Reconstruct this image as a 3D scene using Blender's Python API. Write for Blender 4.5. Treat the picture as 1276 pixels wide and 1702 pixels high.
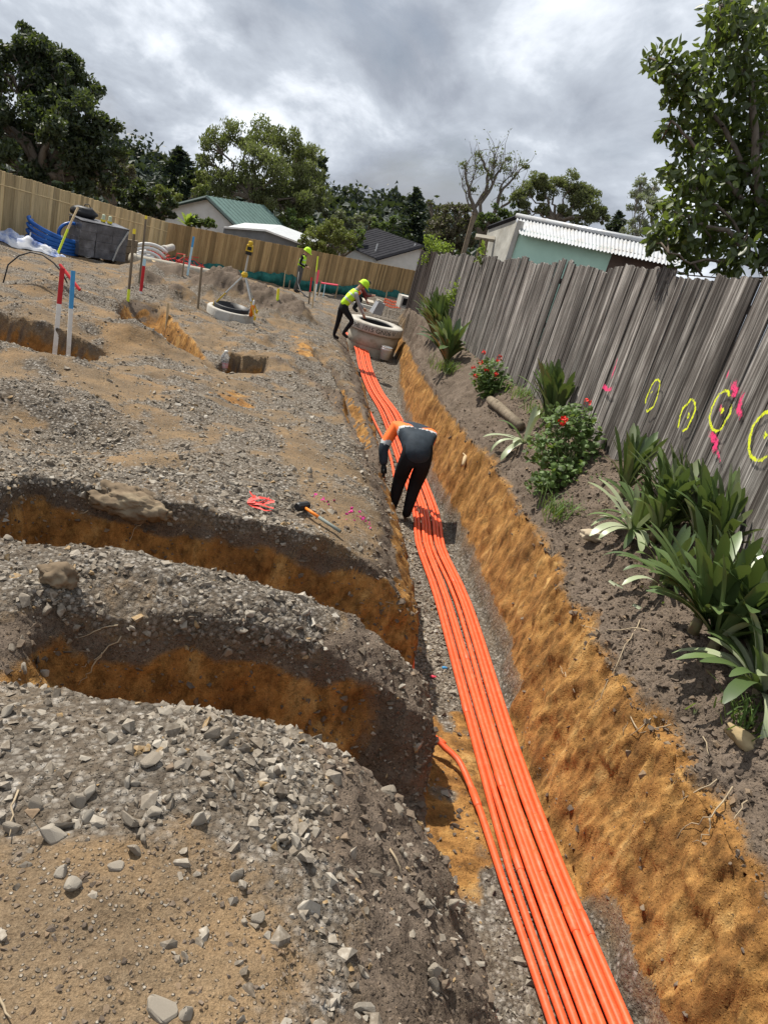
import bpy, bmesh, math, random
import numpy as np
from mathutils import Vector, Matrix, Euler
rng = np.random.default_rng(7); random.seed(7)
for o in list(bpy.data.objects): bpy.data.objects.remove(o)
SC = bpy.context.scene; COL = SC.collection
R = math.radians
# ------------------------------------------------------------------ camera
FPX, PW, PH = 1300.0, 1276, 1702                    # focal length in photo pixels, photo size
_N = np.array([-930.0, 3202.0]); DN = _N/np.linalg.norm(_N); RT = np.array([DN[1], -DN[0]])
PITCH = math.atan2(FPX, math.hypot(930, 3202)); YAW = R(10.2)
def ray(px, py):
    r = np.array([px-PW/2, py-PH/2]); a = r@RT; d = r@DN
    up = -(FPX*math.sin(PITCH)+d*math.cos(PITCH)); fw = FPX*math.cos(PITCH)-d*math.sin(PITCH)
    return np.array([a*math.cos(YAW)+fw*math.sin(YAW), fw*math.cos(YAW)-a*math.sin(YAW), up])/FPX
def at(px, py, Z): return ray(px, py)*Z              # the point at depth Z metres
cx = ray(PW/2+1, PH/2)-ray(PW/2, PH/2); cy = ray(PW/2, PH/2-1)-ray(PW/2, PH/2); cf = ray(PW/2, PH/2)
cx /= np.linalg.norm(cx); cy /= np.linalg.norm(cy)
cam = bpy.data.objects.new('camera', bpy.data.cameras.new('camera')); COL.objects.link(cam)
cam.matrix_world = Matrix(((cx[0], cy[0], -cf[0], 0), (cx[1], cy[1], -cf[1], 0), (cx[2], cy[2], -cf[2], 0), (0, 0, 0, 1)))
cam.data.sensor_fit = 'VERTICAL'; cam.data.sensor_height = 36; cam.data.sensor_width = 36
cam.data.lens = FPX/PH*36; cam.data.clip_start = .05; cam.data.clip_end = 4000
SC.camera = cam
# ------------------------------------------------------------------ sky, sun, exposure
SUN = Vector((-.48, .50, .95)).normalized()
wd = bpy.data.worlds.new('World'); SC.world = wd; wd.use_nodes = True
nt = wd.node_tree; nt.nodes.clear(); L = nt.links
def N(tree, t, **k):
    n = tree.nodes.new(t)
    for a, v in k.items():
        if a == 'op': n.operation = v
        elif hasattr(n, a) and not a.startswith('_'): setattr(n, a, v)
    return n
tc = N(nt, 'ShaderNodeTexCoord'); sep = N(nt, 'ShaderNodeSeparateXYZ'); L.new(tc.outputs['Generated'], sep.inputs[0])
zz = N(nt, 'ShaderNodeMath', op='MAXIMUM'); L.new(sep.outputs[2], zz.inputs[0]); zz.inputs[1].default_value = -.12
za = N(nt, 'ShaderNodeMath', op='ADD'); L.new(zz.outputs[0], za.inputs[0]); za.inputs[1].default_value = .34
dv = [N(nt, 'ShaderNodeMath', op='DIVIDE') for _ in (0, 1)]
for k in (0, 1): L.new(sep.outputs[k], dv[k].inputs[0]); L.new(za.outputs[0], dv[k].inputs[1])
cmb = N(nt, 'ShaderNodeCombineXYZ'); L.new(dv[0].outputs[0], cmb.inputs[0]); L.new(dv[1].outputs[0], cmb.inputs[1])
def wnoise(sc, det, rough, off):
    m = N(nt, 'ShaderNodeMapping'); m.inputs['Location'].default_value = off; m.inputs['Rotation'].default_value = (0, 0, R(25)); m.inputs['Scale'].default_value = (sc, sc*.62, 1)
    L.new(cmb.outputs[0], m.inputs[0]); n = N(nt, 'ShaderNodeTexNoise'); L.new(m.outputs[0], n.inputs['Vector'])
    n.inputs['Scale'].default_value = 1; n.inputs['Detail'].default_value = det; n.inputs['Roughness'].default_value = rough; n.inputs['Distortion'].default_value = .35
    return n.outputs['Fac']
def ramp(tree, fac, stops):
    r = tree.nodes.new('ShaderNodeValToRGB'); e = r.color_ramp.elements
    while len(e) < len(stops): e.new(.5)
    for k, (p, c) in enumerate(stops): e[k].position = p; e[k].color = (*c, 1) if len(c) == 3 else c
    tree.links.new(fac, r.inputs[0]); return r.outputs[0]
n1 = wnoise(1.6, 8, .55, (3.1, .7, 0)); n2 = wnoise(3.6, 7, .6, (7.7, 4.2, 2))
ad = N(nt, 'ShaderNodeMath', op='MULTIPLY_ADD'); L.new(n2, ad.inputs[0]); ad.inputs[1].default_value = .45; L.new(n1, ad.inputs[2])
cl = ramp(nt, ad.outputs[0], [(.46, (2.0, 2.25, 2.75)), (.62, (3.0, 3.3, 3.85)), (.75, (4.5, 4.9, 5.5)), (.90, (8.4, 8.8, 9.4))])
cov = ramp(nt, n1, [(.30, (.82,)*3), (.45, (1,)*3)])
sky = N(nt, 'ShaderNodeTexSky'); sky.sky_type = 'NISHITA'; sky.sun_disc = False
sky.sun_elevation = math.asin(SUN.z); sky.sun_rotation = math.atan2(SUN.x, SUN.y)
mx = N(nt, 'ShaderNodeMix', data_type='RGBA'); L.new(cov, mx.inputs[0]); L.new(sky.outputs[0], mx.inputs[6]); L.new(cl, mx.inputs[7])
bg = N(nt, 'ShaderNodeBackground'); L.new(mx.outputs[2], bg.inputs[0]); bg.inputs[1].default_value = .1
wo = N(nt, 'ShaderNodeOutputWorld'); L.new(bg.outputs[0], wo.inputs[0])
sl = bpy.data.lights.new('sun', 'SUN'); sl.energy = 5.0; sl.angle = R(.6); sl.color = (1, .945, .85)
so = bpy.data.objects.new('sun', sl); COL.objects.link(so); so.rotation_euler = (-SUN).to_track_quat('-Z', 'Y').to_euler()
SC.view_settings.view_transform = 'Standard'; SC.view_settings.look = 'None'; SC.view_settings.exposure = .45; SC.view_settings.gamma = 1
SC.cycles.max_bounces = 6; SC.cycles.transparent_max_bounces = 16
# ------------------------------------------------------------------ helpers
def link(o, parent=None):
    COL.objects.link(o)
    if parent: o.parent = parent
    return o
def tag(o, label=None, cat=None, group=None, kind=None):
    for k, v in (('label', label), ('category', cat), ('group', group), ('kind', kind)):
        if v: o[k] = v
    return o
def empty(name, loc, rz=0, **k):
    o = bpy.data.objects.new(name, None); COL.objects.link(o); o.location = loc; o.rotation_euler = (0, 0, rz); o.empty_display_size = .1
    return tag(o, **k)
def mesh_np(name, V, F, smooth=False, attrs=None):
    """V (n,3), F (m,3|4) arrays -> mesh"""
    V = np.asarray(V, np.float32); F = np.asarray(F, np.int32); me = bpy.data.meshes.new(name); m, k = F.shape
    me.vertices.add(len(V)); me.vertices.foreach_set('co', V.ravel())
    me.loops.add(m*k); me.loops.foreach_set('vertex_index', F.ravel())
    me.polygons.add(m); me.polygons.foreach_set('loop_start', np.arange(0, m*k, k, dtype=np.int32))
    me.polygons.foreach_set('use_smooth', np.full(m, smooth))
    for nm, a in (attrs or {}).items():
        a = np.asarray(a, np.float32); at_ = me.attributes.new(nm, 'FLOAT_COLOR' if a.ndim == 2 else 'FLOAT', 'POINT')
        at_.data.foreach_set('color' if a.ndim == 2 else 'value', a.ravel())
    me.update(calc_edges=True); me.validate(); return me
def obj(name, me, mat=None, parent=None, loc=None, **k):
    o = bpy.data.objects.new(name, me); link(o, parent)
    if mat is not None and not me.materials: me.materials.append(mat)
    if loc is not None: o.location = loc
    return tag(o, **k)
class MB:
    def __init__(s): s.v = []; s.f = []; s.mi = []
    def add(s, V, F, mi=0):
        n = len(s.v); s.v += [tuple(map(float, p)) for p in V]; s.f += [tuple(i+n for i in q) for q in F]; s.mi += [mi]*len(F); return s
    def box(s, c, d, rot=None, mi=0, taper=1):
        x, y, z = (np.array(d)/2); V = []
        for k in (-1, 1):
            t = taper if k > 0 else 1
            V += [(-x*t, -y*t, k*z), (x*t, -y*t, k*z), (x*t, y*t, k*z), (-x*t, y*t, k*z)]
        M = Matrix.Identity(3) if rot is None else (rot if isinstance(rot, Matrix) else Euler(rot).to_matrix())
        V = [tuple(M@Vector(p)+Vector(c)) for p in V]
        return s.add(V, [(3, 2, 1, 0), (4, 5, 6, 7), (0, 1, 5, 4), (1, 2, 6, 5), (2, 3, 7, 6), (3, 0, 4, 7)], mi)
    def tube(s, P, r, n=8, cap=True, mi=0):
        P = [Vector(p) for p in P]; r = [r]*len(P) if np.isscalar(r) else list(r); V = []; F = []; up = None
        for i, p in enumerate(P):
            t = (P[min(i+1, len(P)-1)]-P[max(i-1, 0)]).normalized()
            if up is None: up = Vector((0, 0, 1)) if abs(t.z) < .9 else Vector((1, 0, 0))
            a = t.cross(up).normalized(); up = a.cross(t).normalized()
            V += [p+r[i]*(math.cos(2*math.pi*j/n)*a+math.sin(2*math.pi*j/n)*up) for j in range(n)]
        for i in range(len(P)-1):
            for j in range(n): F.append((i*n+j, i*n+(j+1) % n, (i+1)*n+(j+1) % n, (i+1)*n+j))
        if cap: F += [tuple(range(n))[::-1], tuple((len(P)-1)*n+j for j in range(n))]
        return s.add(V, F, mi)
    def lathe(s, prof, c=(0, 0, 0), n=32, mi=0):
        V = [(c[0]+r*math.cos(2*math.pi*j/n), c[1]+r*math.sin(2*math.pi*j/n), c[2]+z) for r, z in prof for j in range(n)]
        F = [(i*n+j, i*n+(j+1) % n, (i+1)*n+(j+1) % n, (i+1)*n+j) for i in range(len(prof)-1) for j in range(n)]
        return s.add(V, F, mi)
    def mesh(s, name, smooth=False):
        me = bpy.data.meshes.new(name); me.from_pydata(s.v, [], s.f); me.polygons.foreach_set('use_smooth', [smooth]*len(s.f))
        if any(s.mi): me.polygons.foreach_set('material_index', s.mi)
        me.update(); return me
    def build(s, name, mat, parent=None, smooth=False, loc=None, **k):
        me = s.mesh(name, smooth)
        for m in (mat if isinstance(mat, (list, tuple)) else [mat]): me.materials.append(m)
        return obj(name, me, None, parent, loc, **k)
# numpy value noise
def _h(ix, iy, iz):
    h = (ix.astype(np.uint32)*np.uint32(374761393)+iy.astype(np.uint32)*np.uint32(668265263)+iz.astype(np.uint32)*np.uint32(2147483647 ^ 0x5bd1e995))
    h = (h ^ (h >> np.uint32(13)))*np.uint32(1274126177); h ^= h >> np.uint32(16)
    return (h & np.uint32(0xffffff)).astype(np.float32)/np.float32(0xffffff)
def vnoise(x, y, z=0.0):
    x, y, z = np.broadcast_arrays(np.asarray(x, np.float64), np.asarray(y, np.float64), np.asarray(z, np.float64))
    fx, fy, fz = np.floor(x), np.floor(y), np.floor(z); ix, iy, iz = fx.astype(np.int64), fy.astype(np.int64), fz.astype(np.int64)
    s = lambda t: t*t*(3-2*t); u, v, w = s(x-fx), s(y-fy), s(z-fz); o = 0
    for a in (0, 1):
        for b in (0, 1):
            for c in (0, 1):
                o = o+_h(ix+a, iy+b, iz+c)*(u if a else 1-u)*(v if b else 1-v)*(w if c else 1-w)
    return o*2-1
def fbm(x, y, z=0.0, o=4, g=.5):
    t = 0; a = 1.0; s = 0
    for k in range(o):
        t = t+a*vnoise(np.asarray(x)*2**k+17.3*k, np.asarray(y)*2**k-9.1*k, np.asarray(z)*2**k+3.7*k); s += a; a *= g
    return t/s
def S(t): t = np.clip(t, 0, 1); return t*t*(3-2*t)
# ------------------------------------------------------------------ materials
def new_mat(name, rough=.8, spec=.3):
    m = bpy.data.materials.new(name); m.use_nodes = True; b = m.node_tree.nodes['Principled BSDF']
    b.inputs['Roughness'].default_value = rough; b.inputs['Specular IOR Level'].default_value = spec
    return m, m.node_tree, b
def tnoise(t, sc, det=4, rough=.55, vec=None, scale3=None, dist=0):
    n = t.nodes.new('ShaderNodeTexNoise'); n.inputs['Scale'].default_value = sc; n.inputs['Detail'].default_value = det; n.inputs['Roughness'].default_value = rough; n.inputs['Distortion'].default_value = dist
    if vec is None:
        c = t.nodes.new('ShaderNodeTexCoord'); vec = c.outputs['Object']
    if scale3:
        mp = t.nodes.new('ShaderNodeMapping'); mp.inputs['Scale'].default_value = scale3; t.links.new(vec, mp.inputs[0]); vec = mp.outputs[0]
    t.links.new(vec, n.inputs['Vector']); return n.outputs['Fac']
def mixc(t, f, a, b, mode='MIX'):
    m = t.nodes.new('ShaderNodeMix'); m.data_type = 'RGBA'; m.blend_type = mode
    for v, i in ((f, 0), (a, 6), (b, 7)):
        if hasattr(v, 'links') or isinstance(v, bpy.types.NodeSocket): t.links.new(v, m.inputs[i])
        else: m.inputs[i].default_value = v if i == 0 else ((*v, 1) if len(v) == 3 else v)
    return m.outputs[2]
def math_(t, op, a, b=0.0, c=0.0):
    m = t.nodes.new('ShaderNodeMath'); m.operation = op
    for i, v in enumerate((a, b, c)):
        if isinstance(v, bpy.types.NodeSocket): t.links.new(v, m.inputs[i])
        else: m.inputs[i].default_value = v
    return m.outputs[0]
def bump(t, b, h, st=.5, d=.01):
    n = t.nodes.new('ShaderNodeBump'); n.inputs['Strength'].default_value = st; n.inputs['Distance'].default_value = d
    t.links.new(h, n.inputs['Height']); t.links.new(n.outputs[0], b.inputs['Normal'])
def attr(t, nm, out='Fac'):
    a = t.nodes.new('ShaderNodeAttribute'); a.attribute_name = nm; return a.outputs[out]
_M = {}
def M(name, c1, c2=None, sc=6, rough=.7, spec=.3, b=0, scale3=None, dirt=None, metal=0):
    """plain procedural material: two tones mottled by noise, optional dirt splotches and bump"""
    if name in _M: return _M[name]
    m, t, p = new_mat(name, rough, spec); p.inputs['Metallic'].default_value = metal
    c2 = c2 or tuple(.82*v for v in c1); f = tnoise(t, sc, 5, .6, scale3=scale3)
    col = ramp(t, f, [(.3, c2), (.7, c1)])
    if dirt:
        g = tnoise(t, sc*.6, 6, .7); g = ramp(t, g, [(.52, (0,)*3), (.68, (1,)*3)]); col = mixc(t, math_(t, 'MULTIPLY', g, .75), col, dirt)
    t.links.new(col, p.inputs['Base Color'])
    if b: bump(t, p, f, b, .01)
    _M[name] = m; return m
# ------------------------------------------------------------------ terrain (heights relative to a plane falling away at 7.5 %)
SL = .075
ip = np.interp
def xr_(y): return ip(y, [0, 2, 4, 6.5, 11, 16, 20, 24, 30], [2.0, 2.06, 2.12, 2.3, 2.4, 2.62, 2.95, 3.1, 3.1])
def xl_(y): return ip(y, [0, 2.3, 3.7, 6, 9, 15, 20, 25], [1.21, 1.20, 1.36, 1.46, 1.55, 1.72, 1.66, 1.5])
def gauss(x, y, cx_, cy_, rx, ry, rot=0):
    c, s = math.cos(rot), math.sin(rot); a = (x-cx_)*c+(y-cy_)*s; b = -(x-cx_)*s+(y-cy_)*c
    return np.exp(-(a/rx)**2-(b/ry)**2)
def polydist(x, y, P):
    """signed distance to a polyline (positive to the left of travel) and parameter 0..1"""
    best = np.full(np.shape(x), 1e9); sg = np.zeros(np.shape(x)); tt = np.zeros(np.shape(x)); n = len(P)-1
    for i in range(n):
        ax, ay = P[i]; bx, by = P[i+1]; dx, dy = bx-ax, by-ay; l2 = dx*dx+dy*dy
        t = np.clip(((x-ax)*dx+(y-ay)*dy)/l2, 0, 1); qx, qy = x-ax-t*dx, y-ay-t*dy; d = np.hypot(qx, qy); m = d < best
        best = np.where(m, d, best); sg = np.where(m, np.sign(dx*qy-dy*qx), sg); tt = np.where(m, (i+t)/n, tt)
    return best*sg, tt
PB = [(-2.95, 17.0), (-2.35, 14.4), (-1.75, 12.7), (-1.45, 11.9)]
PLIP = [(-.35, 12.6), (.25, 12.2), (.62, 11.2), (.92, 9.6), (1.08, 8.2)]
PGUL = [(.55, 15.5), (.95, 13.2), (1.2, 11.0), (1.32, 9.2)]
def ground_left(y): return ip(y, [0, 4, 8, 15, 25, 34, 40, 43, 47, 60], [-1.66, -1.72, -1.93, -2.0, -2.1, -2.15, -2.3, -2.25, -2.05, -2.0])
def H0(x, y, full=False):
    x = np.asarray(x, float); y = np.asarray(y, float)
    w1 = fbm(x*1.3, y*1.3, 1.7, 4); w2 = fbm(x*1.3+40, y*1.3, 5.1, 4); w3 = fbm(x*5, y*5, 2.2, 3)
    w4 = fbm(x*13, y*13, 4.1, 2); xw = x+.10*w1+.04*w3+.018*w4; yw = y+.09*w2+.04*w3+.018*w4
    gl = ground_left(y)+.07*fbm(x*.7, y*.7, 9.3, 3)+.045*w2
    far = S((y-6)/6)*(1-S((y-38)/6)); gl = gl+far*(.17*fbm(x*.9+9, y*.6, 3.3, 4)+.09*fbm(x*2.6, y*2.0, 7.7, 3))
    # foreground mound, the ridge between the cross cuts and spoil heaps
    gl = gl+.07*gauss(x, y, .1, 1.95, .6, .35)-.06*S((3.95-y)/.15)*S((y-2.9)/.3)*S((x+1.6)/.4)-.04*gauss(x, y, .6, 3.7, .4, .3)+.03*gauss(x, y, -.35, 3.72, .4, .25)-.10*gauss(x, y, -1.15, 3.5, .3, .5)
    gl = gl+.05*gauss(x, y, -.9, 4.9, .6, .3)
    for a in HEAPS: gl = gl+a[0]*gauss(x, y, *a[1:])*(1+.35*w2+.25*w3)
    gl = gl-.17*S((3.74-yw)/.42)*S((yw-2.75)/.3)*S((x+.9)/.5)*S((1.3-x)/.2)
    top = gl.copy()
    d, t = polydist(xw, yw, PLIP); gl = gl+.07*np.exp(-(d/.14)**2)*S((t)/.05)*S((1-t)/.12)-.26*S((d+.02)/.10)*S((.62-d)/.4)*S((t-.12)/.2)*S((1.02-t)/.2)
    d, t = polydist(xw, yw, PGUL); gl = gl-.30*S(1-np.abs(d)/.22)*S(t/.2)*S((1-t)/.25)
    # cross cuts
    def cut(G, y0, wn, y1, wf, x0, wx, fl, x1=9.):
        c = S((yw-y0)/wn)*np.clip((y1-yw)/wf, 0, 1)**.8*S((xw-x0)/wx)*S((x1-xw)/.15); return G*(1-c)+np.minimum(G, fl)*c
    gl = cut(gl, 2.34+.10*S((x-.4)/.6)*0, .40, 3.50-.16*S((-x-.1)/.5), .19, -1.25, 1.15, -2.66+.06*w1)
    gl = cut(gl, 3.84, .22, 4.70-.10*S((-x-.3)/.6)-.12*S((x-.5)/.5), .17, -1.42, .18, -2.58+.05*w1)
    gl = cut(gl, 9.2, .4, 10.7, .18, -6.5, 1.5, -2.85, -2.2)
    gl = cut(gl, 11.55, .15, 12.75, .12, -.95, .12, -2.95, -.22)
    d, t = polydist(xw, yw, PB); c = S((d+.75)/.45)*S((.34-d)/.16)*S(t/.2)*S((1-t)/.1); gl = gl*(1-c)+np.minimum(gl, -2.75)*c
    # main trench
    fl = ip(y, [0, 18.5, 20.5, 24, 28], [-2.75, -2.75, -2.5, -2.35, -2.1])+.025*w2
    xl = xl_(y)+.06*w1+.02*w3; dl = xl-x; b = np.clip(dl/ip(y, [2, 3.4, 4.0, 5.5], [.95, 1.2, 1.2, .85]), 0, 1)
    pl = .40*S(dl/.12)+.60*(1-(1-b)**2.1)
    zl = fl+(gl-fl)*pl
    rg = 1-np.abs(fbm(y*1.9+.25*w1, 7.7, 1.3, 3))*2.2; xr = xr_(y)+.05*fbm(y*1.1, 3.3, 0, 3)+.015*w3-.075*(rg-.45)+.022*fbm(y*7, 1.1, 2.2, 2); dr = x-xr
    lip = ip(y, [0, 3, 8, 20, 25], [-1.93, -1.86, -1.78, -1.75, -1.9]); gr = ip(y, [0, 4, 8, 22, 27], [-1.16, -1.14, -1.13, -1.08, -1.05])
    d1 = np.clip((dr-.17)/(3.25-xr-.17+1e-6), 0, 1.2)
    zr = fl+(lip-fl)*np.clip((dr+.01)/.16, 0, 1)**.85+(gr-lip)*(1-(1-np.clip(d1, 0, 1))**1.35)+.04*w2*S(dr/.3)+.03*w3*S((dr-.1)/.2)
    zt = np.where(x < (xl+xr)/2, zl, zr)
    beyond = S((y-24.2)/1.0)*(1-S((x-3.3)/.5)*0)
    flat = gl+0*x
    z = zt*(1-beyond)+np.where(x > 3.6, zr*.4+flat*.6, flat)*beyond
    z = np.where(x > 3.6, np.where(y < 25, gr, z), z)
    if full: return z, top, gl, fl, xl, xr, w1, w2, w3
    return z
HEAPS = [(.72, -1.9, 22.4, 1.1, .75), (.50, -.55, 22.0, .75, .8), (.36, .15, 21.8, .4, .9), (.38, -3.3, 19.6, .9, .6), (.45, -3.6, 24.5, 1.6, .8), (.35, -2.6, 18.3, .5, .5), (.12, -2.6, 8.4, 1.5, .6), (-.30, -1.7, 6.4, 1.0, .9), (.12, -3.2, 6.0, .8, .8), (.16, -.7, 5.6, .5, .5),
         (.35, 2.6, 29.5, 1.0, .9), (.3, 3.4, 26.8, .8, .8), (.22, -2.2, 11.6, .6, .4), (.16, -3.3, 11.2, .8, .4), (.12, -1.3, 9.6, .5, .4), (.2, -4.2, 14.5, .7, .5), (.15, -3.0, 15.2, .5, .4), (.12, -1.9, 7.2, .7, .5), (.2, .05, 15.3, .8, .5), (.12, .1, 13.6, .6, .9)]
def Hz(x, y): return H0(x, y)-SL*np.asarray(y, float)
def gh(px, py, far=80):
    """first point where the sight line through a photo pixel meets the ground"""
    d = ray(px, py); k = np.geomspace(1.2, far, 900)/1.0; P = k[:, None]*d; b = np.nonzero(P[:, 2] < Hz(P[:, 0], P[:, 1]))[0]
    i = max(b[0], 1) if len(b) else len(k)-1; a0, a1 = k[i-1], k[i]
    kk = np.linspace(a0, a1, 30); P = kk[:, None]*d; b = np.nonzero(P[:, 2] < Hz(P[:, 0], P[:, 1]))[0]; j = b[0] if len(b) else -1
    return P[j]
def grow(a, b, st, q):
    o = [a]; s = st
    while o[-1] < b: o.append(o[-1]+s); s *= q
    return o
U = np.concatenate([-np.array(grow(14, 420, .5, 1.35))[::-1], -np.array(grow(1.7, 14, .019, 1.03))[1:-1][::-1], np.arange(-1.7, .9, .0165), np.arange(.9, 1.25, .012), np.arange(1.25, 1.5, .0065),
                    np.arange(1.5, 1.98, .014), np.arange(1.98, 2.32, .0055), np.arange(2.32, 3.35, .014), np.array(grow(3.35, 420, .03, 1.14))])
Yg = np.concatenate([np.arange(-4, 1.0, .25), np.arange(1.0, 3.05, .0135), np.arange(3.05, 3.55, .0085), np.arange(3.55, 4.25, .0135), np.arange(4.25, 4.75, .0085), np.arange(4.75, 5.0, .0135), np.array(grow(5.0, 60, .0225, 1.0047)), np.array(grow(61, 600, 1.5, 1.15))])
U = np.unique(np.round(U, 5)); Yg = np.unique(np.round(Yg, 5))
UU, YY = np.meshgrid(U, Yg); wgt = S((UU+1.5)/2.0)*S((5.0-UU)/1.6)
XX = UU+(xr_(YY)-2.06)*wgt
ZR, TOP, GL, FLR, XL, XRr, W1, W2, W3 = H0(XX, YY, True)
P3 = np.stack([XX, YY, ZR-SL*YY], -1)
far_dr = S((YY-62)/60)+S((np.abs(XX)-30)/60); P3[..., 2] -= 8*np.clip(far_dr, 0, 1)
du = np.gradient(P3, axis=1); dy_ = np.gradient(P3, axis=0); NR = np.cross(du, dy_); NR /= np.linalg.norm(NR, axis=-1, keepdims=True)+1e-9
steep = S((.86-NR[..., 2])/.3)
dr = XX-XRr; depth = TOP-ZR
n3 = fbm(XX*2.3, YY*2.3, ZR*2.3, 4); n4 = fbm(XX*7, YY*7, ZR*7+5, 3)
onright = S((dr+.12)/.1)*S((26-YY)/1.5); ontrench = (XX > XL-.02) & (dr < .02)
# zones: clay, gravel, dark topsoil
clay = np.where(onright > .5, S((ip(YY, [0, 8, 25], [-1.72, -1.66, -1.8])-ZR+.08*n3+.05*n4)/.26)*S((dr+.04)/.05), S((depth-.13+.11*n3+.05*n4)/.16)*S((steep-.1)/.3+S((depth-.35)/.2)))
clay = np.where(ontrench, S((.55*S((4.6-YY)/.6)+.9*n3+.25*S((YY-3.)/.5)*0-.18)/.3)*S((5.2-YY)/1.0)*S((YY-2.3)/.8), clay)
clay = np.where((~ontrench) & (onright < .5) & (YY > 6), np.maximum(clay, S((n3+.75*gauss(XX, YY, -3.6, 11.5, 1.1, .9)+.8*gauss(XX, YY, .35, 14.4, .45, 1.1)+.75*gauss(XX, YY, -.55, 9.6, .45, .9)+.6*gauss(XX, YY, .2, 17, .5, 1)-.52)/.5)*.75), clay)
dB, tB = polydist(XX+.08*W1, YY+.08*W2, PB); clay = np.maximum(clay, S((dB+.15)/.15)*S((.40-dB)/.1)*S(tB/.15)*S((1-tB)/.1)*.95)
dL, tL = polydist(XX+.1*W1, YY+.09*W2, PLIP); lipm = np.exp(-((dL-.03)/.13)**2)*S(tL/.05)*S((1-tL)/.1)
leftwall = (onright < .5) & (~ontrench); clay = np.where(leftwall & (YY < 2.75), clay*S((YY-2.3)/.3)*S((1.0-XX)/.2), clay); clay = np.where(leftwall & (YY < 4.1), clay*(1-.75*S((XX-.72+.15*n3)/.3)), clay)  # ridge end goes dark for its soil and, by colour, its shadow
dark = np.where(onright > .5, (1-clay)*S((dr-.02)/.1), S((depth-.04+.08*n3)/.12)*(1-clay)*.9)
heapmask = sum(a[0]*gauss(XX, YY, *a[1:]) for a in HEAPS[:6])*1.0
edgesoil = np.maximum(S((n3+.9*S((XX-.22-.3*W1)/.6)*S((5.4-YY)/.8)-.40)/.5)*.85, S((XX-.30-.28*W1-.12*n4)/.35)*S((2.6-YY)/.3)*.95)
dark = np.where((~ontrench) & (onright < .5), np.maximum(dark, np.maximum(edgesoil, S((heapmask-.16+.25*n3)/.2))), dark)
dark = np.maximum(dark, lipm*.9); dark = np.clip(dark, 0, 1)*np.where(ontrench, 0, 1)
grav = (1-np.clip(clay*1.3, 0, 1))*(1-.90*dark)*np.where((XX < XL) & (YY > 2.2), .62+.38*S((n3*1.1+W2*.8+.30)/.7), 1)
fg = S((1.84-.30*W1-.40*n3-.22*n4-YY)/.6)     # bare dirt at the photographer's feet
grav *= np.where((XX < XL) & (YY < 3), 1-.88*fg*S((.66+.3*n3-XX)/.6), 1)
grav *= np.where((XX < XL) & (YY > 5.2), .45+.55*S((n3+.35+.4*W2)/.7), 1)
strip = gauss(XX, YY, .42, 6.3, .22, 1.9, .12)                                        # trodden dirt strip along the bank
grav *= np.where(XX < XL, 1-.85*strip, 1); grav *= np.where(ontrench, S((.9-clay*1.2)/.5)*.95, 1); grav *= np.where(onright > .5, .12+.6*S((.06-dr)/.08), 1)
grav = np.clip(grav, 0, 1)
# real relief along the normals
amp = .014+.020*dark+.014*clay*np.where(onright > .5, 1.6, .8)+np.where((onright > .5) & (dr > .15), .022, 0)
q = P3+0
rel = .005*fbm(q[..., 0]*24, q[..., 1]*24, q[..., 2]*24, 2)*(YY < 9)+amp*(fbm(q[..., 0]*8, q[..., 1]*8, q[..., 2]*8, 2, .6)*1.05+.45*S((8-YY)/4)*fbm(q[..., 0]*32, q[..., 1]*32, q[..., 2]*32, 3, .6))+.004*S((6-YY)/3)*vnoise(q[..., 0]*55, q[..., 1]*55, q[..., 2]*55)
# tooth scrape marks on the clay wall: slanting grooves
sc_ = np.abs(fbm(YY*4.2+q[..., 2]*3.2+.5*W1, YY*.8, q[..., 2]*1.1, 3)); tooth = np.sin(2*math.pi*(YY*8.5+q[..., 2]*4.0+1.2*W1+.5*W3))*S((fbm(YY*1.6, q[..., 2]*2.2, 8.8, 2)-.05)/.25)
chunk = fbm(XX*2, YY*5+q[..., 2]*2.5, q[..., 2]*2.0+2, 4, .6); rel += np.where(onright > .5, clay*(.02*(sc_-.25)+.006*tooth+.02*chunk+.020*S((7-YY)/4)*(.4-np.abs(fbm(XX*12, YY*12+q[..., 2]*5, q[..., 2]*8, 3))*1.6)), 0)
rel = np.where(onright > .5, np.clip(rel, -.022, .045), rel)
rel *= S((60-YY)/10)*S((40-np.abs(XX))/10)*np.where(ontrench, .6, 1)
P3 += NR*rel[..., None]
ny, nx = XX.shape; idx = np.arange(ny*nx).reshape(ny, nx)
F = np.stack([idx[:-1, :-1], idx[:-1, 1:], idx[1:, 1:], idx[1:, :-1]], -1).reshape(-1, 4)
zone = np.stack([clay, grav, dark, np.ones_like(clay)], -1).reshape(-1, 4)
# ground material
m, t, p = new_mat('ground', .95, .15)
oc = t.nodes.new('ShaderNodeTexCoord').outputs['Object']; zc = t.nodes.new('ShaderNodeSeparateColor'); t.links.new(attr(t, 'zone', 'Color'), zc.inputs[0])
na = tnoise(t, 2.2, 8, .62, oc); nb = tnoise(t, 14, 6, .65, oc); nc = tnoise(t, 70, 4, .7, oc)
vd = t.nodes.new('ShaderNodeTexVoronoi'); vd.inputs['Scale'].default_value = 75; t.links.new(oc, vd.inputs['Vector']); vdc = t.nodes.new('ShaderNodeSeparateColor'); t.links.new(vd.outputs['Color'], vdc.inputs[0])
dirt = mixc(t, nb, ramp(t, na, [(.3, (.12, .08, .045)), (.5, (.205, .142, .082)), (.7, (.30, .218, .132))]), ramp(t, nc, [(.3, (.08, .055, .035)), (.75, (.27, .205, .135))]))
peb = math_(t, 'MULTIPLY', ramp(t, vd.outputs['Distance'], [(.25, (1,)*3), (.42, (0,)*3)]), ramp(t, vdc.outputs[0], [(.52, (0,)*3), (.58, (1,)*3)]))
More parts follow.
